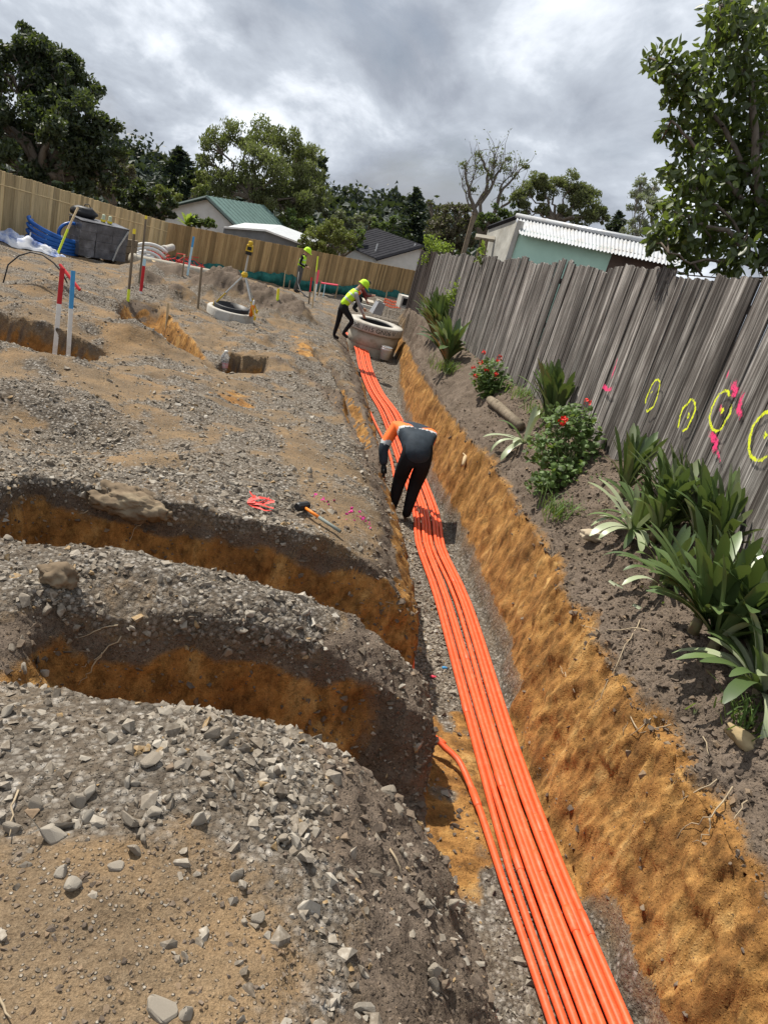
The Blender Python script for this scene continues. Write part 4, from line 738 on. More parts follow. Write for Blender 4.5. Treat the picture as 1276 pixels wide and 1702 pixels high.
LGREY = leafmat('grey_leaf', G((.12, .125, .085)), .3); LCON = leafmat('conifer_needle', G((.022, .036, .022)), .1); LBRN = leafmat('brown_leaf', G((.085, .072, .048)), .25); LPALE = leafmat('pale_leaf', G((.19, .20, .14)), .35); LLIME = leafmat('lime_leaf', G((.20, .27, .04)), .45); LNEAR = leafmat('glossy_leaf', G((.060, .085, .022)), .35, .4, .5); LHILL = leafmat('hill_canopy', G((.030, .042, .032)), .1)
BARK = M('bark', (.17, .14, .11), (.085, .07, .055), 9, .95, .1, .8, scale3=(3, 3, .5)); BARKP = M('pale_bark', (.36, .33, .28), (.2, .18, .15), 7, .9, .1, .5)
def nrm(a): return a/(np.linalg.norm(a, axis=-1, keepdims=True)+1e-9)
def leaf_cloud(name, C, ln, wd_, mat, parent, tone, droop=0., kind='stuff', axis=None):
    n = len(C); a = rng.normal(size=(n, 3)); a[:, 2] -= droop*1.5
    if axis is not None: a = a*.45+axis
    a = nrm(a); b = nrm(np.cross(a, rng.normal(size=(n, 3)))); c = np.cross(a, b); l = (ln*rng.uniform(.6, 1.3, n))[:, None]; w = (wd_*rng.uniform(.6, 1.3, n))[:, None]
    V = np.stack([C-a*l*.5, C+b*w*.5+c*w*.15, C+a*l*.5, C-b*w*.5+c*w*.15], 1).reshape(-1, 3); F = np.arange(4*n).reshape(n, 4)
    return obj(name, mesh_np(name, V, F, False, {'tone': np.repeat(np.clip(tone, 0, 1), 4)}), mat, parent, kind=kind)
def limb(a, b, r0, r1, wob=.06, n=6, sag=0.):
    a, b = np.array(a, float), np.array(b, float); L_ = np.linalg.norm(b-a); q_ = []
    for i in range(n+1):
        s_ = i/n; v = a*(1-s_)+b*s_+rng.normal(size=3)*wob*L_*math.sin(math.pi*s_)*.6; v[2] += sag*L_*math.sin(math.pi*s_); q_.append(v)
    return q_, [r0+(r1-r0)*(i/n)**.8 for i in range(n+1)]
def tree(name, label, base, Z, lobes, mat, n, lsz, cat='tree', group='background trees', trunk=.22, droop=0., bark=None, sub=9, twigs=True, asp=.55, spread=.34, fork=None, dens=1.):
    """base: photo pixel of the trunk foot; lobes: (px, py, radius px, depth offset m)"""
    B = at(*base, Z); B[2] = min(B[2], float(Hz(B[0], B[1]))) if B[2] > Hz(B[0], B[1]) else B[2]; root = empty(name, B, label=label, cat=cat, group=group)
    mb = MB(); Ls = [(at(px, py, Z+dz)-B, r/FPX*(Z+dz)) for px, py, r, dz in lobes]; ctr = np.mean([c for c, _ in Ls], 0)
    fk = (at(*fork, Z)-B) if fork else np.array([ctr[0]*.6, ctr[1]*.6, max(.4, ctr[2]*.45)])
    q_, r_ = limb((0, 0, -.5), fk, trunk, trunk*.75, .03); mb.tube(q_, r_, 8)
    Cs, Ts = [], []; tot = sum(r**2 for _, r in Ls)
    for c, r in Ls:
        q_, r_ = limb(fk, c, trunk*.55, trunk*.12, .10); mb.tube(q_, r_, 6); nl = max(30, int(n*r*r/tot)); m_ = max(4, int(sub))
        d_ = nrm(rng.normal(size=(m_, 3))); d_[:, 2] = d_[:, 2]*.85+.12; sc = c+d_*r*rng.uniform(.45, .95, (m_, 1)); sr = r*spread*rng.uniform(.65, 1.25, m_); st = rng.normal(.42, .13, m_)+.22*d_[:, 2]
        if twigs:
            for k in range(m_): q_, r_ = limb(c*.8+fk*.2, sc[k], trunk*.14, trunk*.04, .12, 4); mb.tube(q_, r_, 4, False)
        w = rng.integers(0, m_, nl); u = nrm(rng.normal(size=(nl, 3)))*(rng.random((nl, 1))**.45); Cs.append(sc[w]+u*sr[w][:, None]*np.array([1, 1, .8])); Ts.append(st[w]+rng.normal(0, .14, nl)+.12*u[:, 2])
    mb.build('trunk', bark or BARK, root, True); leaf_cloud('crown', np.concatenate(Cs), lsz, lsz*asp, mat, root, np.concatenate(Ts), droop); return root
# ------------------------------------------------------------------ far hills
def hill(name, ridge, Z0, Z1, drop, label):
    px = np.linspace(ridge[0][0], ridge[-1][0], 120); py = np.interp(px, *np.array(ridge).T); V = []; nj = 26
    top = np.array([at(a, b, Z1) for a, b in zip(px, py)])
    for j in range(nj):
        f_ = j/(nj-1); low = top*(Z0/Z1); low[:, 2] = top[:, 2]-drop; q_ = low*(1-f_)+top*f_; q_[:, 2] += drop*.25*math.sin(f_*math.pi); q_[:, 2] += 2.2*fbm(q_[:, 0]*.12, q_[:, 1]*.12, f_*5, 3)-2.5; V.append(q_)
    back = top*1.35; back[:, 2] = top[:, 2]-drop; V.append(back); V = np.array(V); ids = np.arange(V.shape[0]*V.shape[1]).reshape(V.shape[:2]); F = np.stack([ids[:-1, :-1], ids[:-1, 1:], ids[1:, 1:], ids[1:, :-1]], -1).reshape(-1, 4)
    hl = obj(name, mesh_np(name, V.reshape(-1, 3), F, True), M('hill_soil', (.028, .040, .030), (.016, .024, .018), .08), None, kind='structure', label=label)
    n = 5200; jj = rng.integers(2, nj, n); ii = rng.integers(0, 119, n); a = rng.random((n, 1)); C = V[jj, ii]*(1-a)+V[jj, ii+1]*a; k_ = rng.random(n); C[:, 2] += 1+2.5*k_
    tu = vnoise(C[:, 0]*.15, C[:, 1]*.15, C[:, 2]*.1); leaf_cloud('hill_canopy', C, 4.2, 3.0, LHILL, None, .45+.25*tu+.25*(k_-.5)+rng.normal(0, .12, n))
    C2 = []; 
    for i in range(90):
        b_ = top[rng.integers(0, 120)]*rng.uniform(.93, 1.0); h_ = rng.uniform(3, 8); m_ = 26; u = rng.normal(size=(m_, 3))*[1.5, 1.5, h_*.3]; C2.append(b_+[0, 0, h_*.35]+u)
    C2 = np.concatenate(C2); leaf_cloud('hill_canopy', C2, 2.4, 1.8, LHILL, None, rng.normal(.4, .15, len(C2)))
    return hl
hill('hill', [(-200, 190), (40, 236), (150, 240), (205, 247), (250, 262), (300, 290), (350, 315), (430, 330)], 180, 330, 46, 'dark bush clad hill behind the left trees')
hill('hill', [(380, 318), (480, 318), (530, 320), (600, 330), (665, 336), (700, 352), (780, 380), (900, 415), (1100, 470)], 200, 360, 50, 'dark bush clad hill behind the houses')
for o in COL.objects:
    if o.name.startswith('hill_canopy'): o['label'] = 'dark tree canopy covering the far hill'
# ------------------------------------------------------------------ houses
WALLW = M('white_weatherboard', (.62, .62, .60), (.52, .52, .50), 2, .7); ROOFG = M('green_grey_roof', (.12, .19, .17), (.085, .14, .125), 3, .5); ROOFD = M('dark_roof', (.035, .035, .04), (.02, .02, .024), 3, .9, .05); TRIM = M('dark_green_trim', (.03, .055, .05), None, 5, .5); GLASSD = M('window_glass', (.02, .025, .03), None, 3, .08, .6); WTRIM = M('white_trim', (.75, .75, .74), None, 3, .5); GRYW = M('grey_boarding', (.16, .17, .18), (.11, .12, .13), 2, .7)
def house(name, label, apex, th, hw, drop, Ln, wh, wall, roof, trim, win=(), ribs=14):
    e = empty(name, (apex[0], apex[1], apex[2]-drop-wh), th, label=label, cat='house'); z0 = wh; z1 = wh+drop; w = hw-.25
    MB().add([(-w, 0, 0), (w, 0, 0), (w, 0, z0+.1), (0, 0, z1-.1), (-w, 0, z0+.1), (-w, Ln, 0), (w, Ln, 0), (w, Ln, z0+.1), (0, Ln, z1-.1), (-w, Ln, z0+.1)], [(0, 1, 2, 3, 4), (9, 8, 7, 6, 5), (1, 6, 7, 2), (0, 4, 9, 5)]).build('wall', wall, e)
    for s_ in (-1, 1):
        a = [(0, -.3, z1), (s_*hw, -.3, z0), (s_*hw, Ln+.3, z0), (0, Ln+.3, z1)]; u = [(x, y_, z+.07) for x, y_, z in a]; rf = MB().add(a+u, [(0, 1, 2, 3), (7, 6, 5, 4), (0, 4, 5, 1), (1, 5, 6, 2), (2, 6, 7, 3)]).build('roof', roof, e)
        for k in range(ribs): yy = -.25+(Ln+.5)*k/(ribs-1); MB().tube([(0, yy, z1+.08), (s_*hw, yy, z0+.08)], .022, 4).build('rib', roof, rf)
        MB().tube([(0, -.34, z1-.02), (s_*hw, -.34, z0-.02)], .09, 4).build('barge_board', trim, e)
    for j in range(int(z0/.22)): MB().box((0, -.012, .2+.22*j), (2*w*.998, .02, .205), (R(3), 0, 0)).build('weatherboard', wall, e)
    for (x, z, ww, hh) in win:
        f_ = MB().box((x, -.04, z), (ww+.12, .06, hh+.12)).build('window', WTRIM, e); MB().box((x-ww/4, -.075, z), (ww/2-.03, .02, hh)).build('pane', GLASSD, f_); MB().box((x+ww/4, -.075, z), (ww/2-.03, .02, hh)).build('pane', GLASSD, f_)
    return e
house('house', 'white gabled house with green grey roof behind the fence corner', at(348, 328, 46), R(-22), 2.75, 1.35, 7, 3.2, WALLW, ROOFG, TRIM, ((-.6, 1.7, 1.2, .9),))
house('house', 'second green roofed house glimpsed left of the white gable', at(287, 325, 56), R(-10), 3.2, 1.3, 6, 3.0, WALLW, ROOFG, TRIM)
e = empty('carport', at(441, 384, 42), R(-20), label='low grey carport with white fascia beside the white gabled house', cat='carport')
A, Bq, Cq = [Vector(at(*q)-at(441, 384, 42)) for q in ((372, 379, 43.5), (441, 384, 42), (513, 411, 42.5))]; e.rotation_euler = (0, 0, 0); bk = Vector((.6, 4, .25))
MB().add([A, Bq, Cq, Cq+bk, Bq+bk, A+bk], [(0, 1, 4, 5), (1, 2, 3, 4)]).build('roof', M('pale_roof', (.5, .52, .53), None, 4, .5), e)
for q0, q1, nm in ((A, Bq, 'fascia'), (Bq, Cq, 'fascia')): MB().add([q0, q1, q1+Vector((0, 0, .09)), q0+Vector((0, 0, .09)), q0+Vector((0, -.08, 0)), q1+Vector((0, -.08, 0)), q1+Vector((0, -.08, .09)), q0+Vector((0, -.08, .09))], [(4, 5, 6, 7), (7, 6, 2, 3), (0, 1, 5, 4)]).build(nm, WTRIM, e)
dwn = Vector((0, 0, -2.6)); ins = Vector((0, .12, -.02)); MB().add([A+ins, Bq+ins, Cq+ins, Cq+ins+dwn, Bq+ins+dwn, A+ins+dwn], [(0, 5, 4, 1), (1, 4, 3, 2)]).build('wall', GRYW, e)
house('house', 'white weatherboard house with dark roof beyond the rear fence', at(699, 408, 54), R(24), 3.3, 1.55, 6.5, 3.4, WALLW, ROOFD, ROOFD, ((-1.15, 1.75, 1.45, .5),))
for px, lab in ((625.5, 'small vent pipe'), (688, 'small vent pipe')): 
    h_ = [q_ for q_ in COL.objects if q_.name.startswith('house')][-1]; P = at(px, 412, 54)-np.array(h_.location); P = Matrix.Rotation(-R(24), 3, 'Z')@Vector(P); MB().tube([P+Vector((0, 0, -.3)), P+Vector((0, 0, .28))], .05, 8).build('vent_pipe', WTRIM, h_)
# shed beyond the old fence
CORR = M('corrugated_iron', (.50, .51, .52), (.40, .41, .42), 5, .4, .5, dirt=(.36, .33, .29), metal=.25); GRNW = M('mint_green_wall', (.55, .78, .64), (.46, .68, .55), 3, .6); STUC = M('grey_render', (.44, .43, .39), (.30, .29, .26), 4, .95, .1, .6, dirt=(.24, .22, .18)); RUST = M('brown_boarding', (.13, .085, .06), (.08, .055, .045), 4, .8)
a0, a1 = at(858, 361, 15.5), at(1134, 416, 13.6); b0, b1 = at(863, 389, 14.7), at(1128, 444, 12.9); b1[2] = b0[2]+(b1[2]-b0[2])
sh = empty('shed', (a0[0], a0[1], -1.05-SL*a0[1]), label='mint green shed with corrugated iron roof behind the weathered fence', cat='shed'); so_ = np.array(sh.location)
nC = 44*6; V = []; F = []; dv_ = b0-a0; nn = np.cross(a1-a0, b0-a0); nn = nn/np.linalg.norm(nn)*(1 if np.cross(a1-a0, b0-a0)[2] > 0 else -1)
for i in range(nC+1):
    s_ = i/nC; w_ = .013*math.sin(2*math.pi*44*s_); q0 = a0*(1-s_)+a1*s_; q1 = b0*(1-s_)+b1*s_; V += [q0+nn*w_-so_, q1+nn*w_-so_]
    if i: F.append((2*i-2, 2*i-1, 2*i+1, 2*i))
obj('roof_sheet', mesh_np('roof_sheet', V, F, True), CORR, sh)
MB().tube([a0+nn*.03-so_, a1+nn*.03-so_], .05, 8).build('ridge_cap', CORR, sh, True)
i0, i1 = b0+(a0-b0)*.28, b1+(a1-b1)*.28; i0[2] -= .0; md = i0*.38+i1*.62; dz = np.array([0, 0, -2.0])
def quad(P0, P1, h, name, mat, parent, off): 
    return MB().add([P0-off, P1-off, P1+h-off, P0+h-off], [(0, 1, 2, 3)]).build(name, mat, parent)
quad(i0, md, dz, 'green_wall', GRNW, sh, so_); quad(md, i1, dz, 'brown_wall', RUST, sh, so_)
c0_ = at(812, 378, 17.0); MB().add([i0-so_, a0+[0, 0, -.04]-so_, c0_-so_, c0_+dz-so_, i0+dz-so_], [(0, 1, 2, 3, 4)]).build('rendered_wall', STUC, sh); MB().tube([a0-so_, c0_-so_], .05, 4).build('verge_flashing', ROOFD, sh)
w0, w1 = at(850, 372, 14.9), at(838, 430, 14.9); MB().tube([i0+[0, 0, .15]-so_, i0+dz-so_], .07, 4).build('corner_trim', CONC2, sh)
e = empty('timber_post', at(772, 425, 19)-[0, 0, 1], label='tall leaning brown post behind the old fence', cat='post'); MB().tube([Vector(at(768, 432, 19)-at(772, 425, 19))+Vector((0, 0, .0)), Vector(at(788, 355, 19)-at(772, 425, 19))+Vector((0, 0, 1))], .06, 6).build('shaft', STAKE, e); MB().box(Vector(at(788, 355, 19)-at(772, 425, 19))+Vector((0, 0, 1.0)), (.14, .14, .03)).build('cap', STAKE, e)
e = empty('timber_trestle', at(805, 425, 16.5)-[0, 0, .8], label='small pale timber trestle against the rendered shed wall', cat='trestle'); o_ = Vector(at(805, 425, 16.5)-[0, 0, .8]); MB().tube([Vector(at(790, 393, 16.5))-o_, Vector(at(822, 398, 16.5))-o_], .06, 4).build('beam', M('pale_timber', (.42, .38, .31), None, 5), e); MB().tube([Vector(at(800, 396, 16.5))-o_, Vector(at(792, 428, 16.5))-o_], .03, 4).build('leg', STAKE, e); MB().tube([Vector(at(808, 397, 16.5))-o_, Vector(at(802, 428, 16.5))-o_], .05, 4).build('leg', STAKE, e)
# ------------------------------------------------------------------ trees
tree('broadleaf_tree', 'huge dark evergreen tree behind the left end of the board fence', (70, 320), 31, [(20, 120, 70, 0), (80, 130, 65, .5), (130, 150, 48, 0), (150, 205, 50, -.5), (90, 215, 75, -.8), (20, 220, 70, 0), (-30, 170, 70, 0), (165, 255, 42, 0), (110, 280, 60, 0), (30, 285, 60, 0), (180, 285, 34, 0), (50, 85, 40, .5), (110, 115, 40, 0)], LDARK, 24000, .24, trunk=.4, sub=14, droop=.35)
tree('broadleaf_tree', 'dark rounded tree just behind the middle of the left fence', (248, 365), 35, [(215, 335, 30, 0), (248, 320, 30, 0), (275, 345, 26, 0), (235, 355, 34, 0), (262, 360, 28, 0)], LDARK, 5000, .22, trunk=.2)
tree('broadleaf_tree', 'grey brown tree between the huge dark tree and the conifer', (205, 310), 45, [(200, 280, 26, 0), (215, 300, 24, 0), (180, 300, 26, 0), (160, 310, 24, 0)], LBRN, 2400, .26, trunk=.2)
def conifer(name, label, tip, foot, hw, Z, mat, n=3500, lsz=.35):
    B = at(*foot, Z); T_ = at(*tip, Z)-B; root = empty(name, B, label=label, cat='tree', group='background trees'); q_, r_ = limb((0, 0, -1), T_, .22, .02, .01); mb = MB().tube(q_, r_, 6); Cs = []; Ax = []; w = hw/FPX*Z; nb = 75
    for k in range(nb):
        f_ = (k/nb)**.9; a = rng.uniform(0, 6.28); ln = w*(1-f_)**.8*rng.uniform(.65, 1.15)+.1; s0 = T_*f_; d_ = np.array([math.cos(a), math.sin(a), rng.uniform(-.05, .35)]); mb.tube([s0, s0+d_*ln], [.04, .01], 4, False)
        m_ = max(6, int(n/nb*(ln/w+.25))); u = rng.random((m_, 1))**.7; Cs.append(s0+d_*ln*u+rng.normal(size=(m_, 3))*ln*.12); Ax.append(np.repeat(d_[None], m_, 0))
    mb.build('trunk', BARK, root, True); C = np.concatenate(Cs); leaf_cloud('crown', C, lsz, lsz*.4, mat, root, rng.normal(.45, .2, len(C)), axis=np.concatenate(Ax)); return root
conifer('conifer', 'dark pointed conifer left of the tall gum tree', (300, 246), (296, 335), 44, 55, LCON, 5000, .5)
tree('gum_tree', 'tall spreading gum tree behind the white gabled house', (425, 360), 55, [(358, 240, 26, 0), (400, 228, 30, 0), (440, 222, 30, 1), (478, 238, 28, 0), (350, 268, 22, 0), (505, 262, 28, 1), (420, 265, 34, -1), (465, 285, 42, -1), (510, 300, 34, 0), (385, 295, 30, 0), (360, 310, 26, 0), (500, 335, 34, -.5), (470, 345, 34, 0), (430, 320, 30, 0), (340, 300, 16, 0), (525, 330, 22, 0)], LEUC, 24000, .25, trunk=.34, droop=1.1, sub=11, asp=.40, bark=BARK, spread=.5, fork=(418, 330))
tree('broadleaf_tree', 'dark tree showing behind the right side of the tall gum', (515, 330), 66, [(505, 258, 18, 0), (525, 270, 18, 0), (520, 295, 22, 0), (500, 285, 20, 0), (535, 290, 12, 0)], LCON, 2600, .38)
tree('shrub_tree', 'olive bush between the dark conifer and the green roof', (280, 340), 50, [(268, 322, 16, 0), (285, 328, 15, 0), (330, 318, 18, 0), (338, 300, 16, 0)], LOLV, 1600, .25, trunk=.1)
tree('shrub', 'round yellow green bush above the rear fence', (548, 430), 42, [(548, 388, 26, 0), (522, 400, 22, 0), (572, 400, 20, 0), (545, 408, 30, 0), (510, 412, 16, 0)], LOLV, 7000, .13, cat='shrub', trunk=.12, droop=.5, sub=16, asp=.6)
tree('broadleaf_tree', 'grey leaved tree behind the yellow green bush', (565, 400), 55, [(545, 352, 18, 0), (570, 362, 22, 0), (595, 380, 18, 0), (555, 375, 22, 0)], LGREY, 2200, .24, droop=.4)
tree('broadleaf_tree', 'dark shrubby tree right of the yellow green bush', (590, 425), 50, [(585, 405, 18, 0), (600, 395, 16, 0), (575, 390, 16, 0), (520, 385, 26, 3), (490, 370, 26, 3)], LMID, 2200, .24)
tree('broadleaf_tree', 'light green tree behind the dark roofed house', (650, 410), 62, [(640, 388, 15, 0), (655, 378, 18, 0), (630, 375, 14, 0), (667, 392, 14, 0)], LMID, 2000, .28)
tree('broadleaf_tree', 'dim grey green tree left of the dark roofed house', (615, 405), 68, [(612, 378, 18, 0), (598, 365, 15, 0), (625, 390, 18, 0)], LGREY, 1400, .3)
conifer('conifer', 'tall green conifer above the dark roofed house', (692, 312), (688, 405), 36, 58, LCON, 3600, .42)
tree('broadleaf_tree', 'bushy brown green tree left of the leaning post', (745, 410), 44, [(735, 358, 22, 0), (765, 350, 20, 0), (760, 378, 26, 0), (725, 380, 22, 0), (790, 365, 18, 0), (735, 400, 26, 0), (770, 400, 22, 0), (715, 338, 8, 2)], LBRN, 4600, .2, sub=12)
tree('broadleaf_tree', 'green tree low between the bare gum and the shed', (830, 400), 40, [(825, 362, 20, 0), (850, 358, 18, 0), (845, 375, 18, 0), (805, 370, 20, 0)], LMID, 2600, .17, sub=10)
# sparse gum with bare limbs
def bare_gum():
    Z = 42; B = at(795, 395, Z); root = empty('bare_gum_tree', B, label='sparse gum tree with bare dark limbs against the sky', cat='tree', group='background trees'); mb = MB(); p_ = lambda x, y_: at(x, y_, Z)-B; tips = []
    for pth, r in (([(797, 395), (788, 350), (778, 315), (772, 290), (776, 270)], .13), ([(797, 395), (790, 345), (806, 315), (810, 285), (800, 262), (795, 252)], .13), ([(800, 395), (800, 340), (818, 305), (832, 280), (838, 268)], .12), ([(805, 395), (826, 345), (830, 320), (850, 298), (872, 275)], .13), ([(805, 395), (835, 345), (858, 325), (872, 300)], .10), ([(788, 350), (775, 330), (768, 300)], .06), ([(806, 315), (820, 280), (822, 258)], .06), ([(830, 320), (838, 300), (855, 285)], .06), ([(818, 305), (815, 285), (825, 268)], .05), ([(778, 315), (788, 295), (790, 275)], .05)):
        Q = [Vector(p_(*q)) for q in pth]; QQ = []
        for i in range(len(Q)-1):
            for s_ in (0, .33, .66): QQ.append(Q[i].lerp(Q[i+1], s_)+Vector(rng.normal(size=3)*.04))
        QQ.append(Q[-1]); mb.tube(QQ, [r*(1-.8*i/len(QQ)) for i in range(len(QQ))], 6)
        for k in range(16):
            i = rng.integers(len(QQ)//3, len(QQ)); a = QQ[i]; b = a+Vector(rng.normal(size=3)*.35)+Vector((0, 0, rng.uniform(.2, .9))); mb.tube([a, a.lerp(b, .5)+Vector(rng.normal(size=3)*.06), b], [.018, .012, .006], 4, False); tips.append(b)
    mb.build('trunk', BARK, root, True); Cs = []
    for px, py, r in ((795, 256, 9), (770, 275, 9), (800, 282, 12), (820, 270, 9), (838, 282, 12), (845, 265, 7), (868, 272, 10), (815, 292, 8), (786, 315, 6), (855, 292, 9), (875, 278, 7), (835, 330, 9), (860, 330, 9)): c = p_(px, py); Cs.append(c+nrm(rng.normal(size=(70, 3)))*rng.random((70, 1))**.5*r/FPX*Z*np.array([1, 1, .7]))
    Cs.append(np.repeat(np.array([list(t_) for t_ in tips]), 2, 0)+rng.normal(size=(2*len(tips), 3))*.1); C = np.concatenate(Cs); leaf_cloud('crown', C, .17, .07, LEUC, root, rng.normal(.4, .2, len(C)), .6)
bare_gum()
tree('gum_tree', 'flat topped gum tree above the corrugated shed roof', (925, 400), 40, [(872, 318, 16, 0), (893, 302, 20, 0), (920, 305, 18, 0), (948, 308, 20, 0), (975, 318, 20, 0), (995, 345, 16, 0), (860, 335, 15, 0), (905, 322, 16, 0), (960, 335, 18, 0), (985, 360, 15, 0), (1003, 365, 9, 0), (870, 350, 13, 0), (935, 350, 14, 0), (965, 365, 14, 0), (900, 350, 12, 0)], LEUC, 16000, .16, trunk=.17, droop=.7, spread=.55, sub=9, asp=.4, fork=(922, 365), bark=BARK)
conifer('conifer', 'small dark conifer right of the flat topped gum', (1031, 352), (1018, 405), 20, 38, LCON, 1400, .25)
tree('birch_tree', 'pale silvery tree at the right end of the shed roof', (1075, 430), 22, [(1062, 318, 22, 0), (1085, 310, 20, 0), (1070, 345, 28, 0), (1095, 345, 24, 0), (1060, 375, 26, 0), (1090, 385, 26, 0), (1040, 390, 18, 0), (1065, 300, 12, 0)], LPALE, 5200, .085, trunk=.09, droop=.5, sub=12, asp=.4, bark=BARKP)
# banana-like plant by the white house
def frond_plant(name, label, base, Z, n, ln, mat, cat='plant', spread=.9, w=.12):
    B = at(*base, Z); e = empty(name, B, label=label, cat=cat)
    for k in range(n):
        a = rng.uniform(0, 6.28); el = rng.uniform(.5, 1.35); q_ = []
        for i in range(6): s_ = i/5; q_.append(Vector((math.cos(a)*math.cos(el)*s_*ln, math.sin(a)*math.cos(el)*s_*ln, math.sin(el)*s_*ln-spread*ln*.35*s_*s_)))
        sd = Vector((-math.sin(a), math.cos(a), 0)); V = []; A_ = []
        for i, v in enumerate(q_): ww = w*math.sin(math.pi*(.12+.86*i/5)); V += [v-sd*ww+Vector((0, 0, -.3*ww)), v, v+sd*ww+Vector((0, 0, -.3*ww))]
        F = [f_ for i in range(5) for f_ in ((3*i, 3*i+3, 3*i+4, 3*i+1), (3*i+1, 3*i+4, 3*i+5, 3*i+2))]; obj('leaf', mesh_np('leaf', V, F, True, {'tone': np.full(len(V), rng.uniform(.3, .9))}), mat, e)
    return e
frond_plant('palm_plant', 'bright green broad leaved plant in front of the white gabled house', (312, 375), 38, 16, 1.0, LLIME); tree('shrub', 'low dark green shrub beside the broad leaved plant', (340, 390), 38, [(335, 368, 16, 0), (350, 373, 14, 0), (322, 372, 12, 0)], LMID, 1400, .14, cat='shrub', trunk=.08)
# ------------------------------------------------------------------ big glossy tree leaning in at the right
def near_tree():
    Z = 7.2; B = at(1330, 480, Z); B[2] = -1.1-SL*B[1]; root = empty('leafy_tree', B, label='large glossy leaved tree hanging over the fence at top right', cat='tree'); mb = MB(); p_ = lambda x, y_, z_=Z: at(x, y_, z_)-B; lobes = []
    mains = [([(1345, 700), (1325, 480), (1290, 400), (1262, 330), (1255, 250), (1245, 150), (1235, 60)], .07), ([(1320, 470), (1255, 425), (1205, 385), (1165, 375), (1125, 360)], .035), ([(1290, 400), (1230, 330), (1180, 270), (1145, 230), (1115, 200)], .03), ([(1262, 330), (1200, 210), (1150, 150), (1100, 105)], .028), ([(1255, 250), (1310, 150), (1340, 50)], .05), ([(1245, 150), (1200, 70), (1195, 10)], .02), ([(1310, 500), (1262, 445), (1215, 430), (1150, 435), (1110, 420)], .022), ([(1255, 425), (1235, 400), (1205, 350), (1160, 320)], .02), ([(1320, 470), (1270, 462), (1180, 462), (1120, 448)], .012)]
    for pth, r in mains:
        Q = [Vector(p_(*q, Z-.3*(i/len(pth)))) for i, q in enumerate(pth)]; QQ = []
        for i in range(len(Q)-1):
            for s_ in (0, .33, .66): QQ.append(Q[i].lerp(Q[i+1], s_)+Vector(rng.normal(size=3)*.012))
        QQ.append(Q[-1]); mb.tube(QQ, [r*(1-.75*i/len(QQ)) for i in range(len(QQ))], 7)
    cl_ = [(1225, 45, 55), (1265, 60, 60), (1200, 20, 35), (1175, 105, 42), (1110, 105, 34), (1140, 125, 34), (1085, 98, 18), (1230, 140, 60), (1160, 180, 40), (1120, 160, 26), (1200, 220, 55), (1260, 230, 60), (1150, 235, 36), (1110, 215, 22), (1225, 300, 52), (1170, 290, 45), (1270, 310, 55), (1140, 310, 36), (1115, 285, 20), (1190, 350, 45), (1140, 365, 38), (1105, 350, 26), (1240, 370, 42), (1100, 390, 24), (1130, 410, 30), (1175, 405, 38), (1225, 420, 32), (1080, 405, 14), (1290, 150, 60), (1300, 380, 50), (1230, -20, 50), (1330, 250, 70), (1280, 430, 30), (1205, 445, 20), (1150, 440, 20)]
    Cs, Ts = [], []
    for px, py, r in cl_:
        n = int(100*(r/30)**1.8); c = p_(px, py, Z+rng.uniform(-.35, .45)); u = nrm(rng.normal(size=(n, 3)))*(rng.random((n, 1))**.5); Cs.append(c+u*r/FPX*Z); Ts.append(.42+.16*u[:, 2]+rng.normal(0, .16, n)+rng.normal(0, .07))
        for k in range(5): a = c+u[k]*r/FPX*Z*.9; mb.tube([c+u[k]*.1*r/FPX*Z, a], [.006, .002], 4, False)
        j = min(range(len(mains)), key=lambda i: min(math.hypot(px-q[0], py-q[1]) for q in mains[i][0])); q = min(mains[j][0], key=lambda q: math.hypot(px-q[0], py-q[1])); mb.tube([p_(*q, Z-.15), (p_(*q, Z-.15)+c)/2+rng.normal(size=3)*.04, c], [.012, .009, .006], 5, False)
    mb.build('trunk', BARK, root, True); C = np.concatenate(Cs); T = np.clip(np.concatenate(Ts), 0, 1); n = len(C)
    # folded pointed leaf
    prof = [(0, .0), (.25, .42), (.55, .5), (.8, .3), (1, 0)]; a = rng.normal(size=(n, 3)); a[:, 2] -= .45; a = nrm(a); b = nrm(np.cross(a, rng.normal(size=(n, 3)))); c = np.cross(a, b); l = rng.uniform(.07, .13, n)[:, None]
    def V_of(a, b, c, l): return np.stack([l*0*a]+[l*(x*a+s_*w*.42*b+abs(s_)*.10*w*c-.10*x*x*c*0) for x, w in prof[1:-1] for s_ in (-1, 0, 1)]+[l*a], -2)
    FF = [(0, 1, 2), (0, 2, 3), (1, 4, 5, 2), (2, 5, 6, 3), (4, 7, 8, 5), (5, 8, 9, 6), (7, 10, 8), (8, 10, 9)]; FT = []
    for f_ in FF: FT += [f_] if len(f_) == 3 else [(f_[0], f_[1], f_[2]), (f_[0], f_[2], f_[3])]
    FT = np.array(FT); dep = (C+B)@cf; order = np.argsort(dep-.25*rng.random(n)); ind = set(order[:170].tolist()); rest = np.array([i for i in range(n) if i not in ind])
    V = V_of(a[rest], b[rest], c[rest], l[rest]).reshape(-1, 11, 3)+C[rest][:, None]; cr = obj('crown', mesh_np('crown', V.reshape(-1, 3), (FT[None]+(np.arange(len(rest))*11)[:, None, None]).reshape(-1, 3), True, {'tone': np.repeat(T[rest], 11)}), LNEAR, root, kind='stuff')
    lm = []
    for k in range(6):
        ea, eb, ec = np.eye(3)[[2, 0, 1]]; lm.append(mesh_np('leaf', V_of(ea[None], eb[None], ec[None], np.array([[1.]])).reshape(-1, 3), FT, True, {'tone': np.full(11, .3+.11*k)})); lm[-1].materials.append(LNEAR)
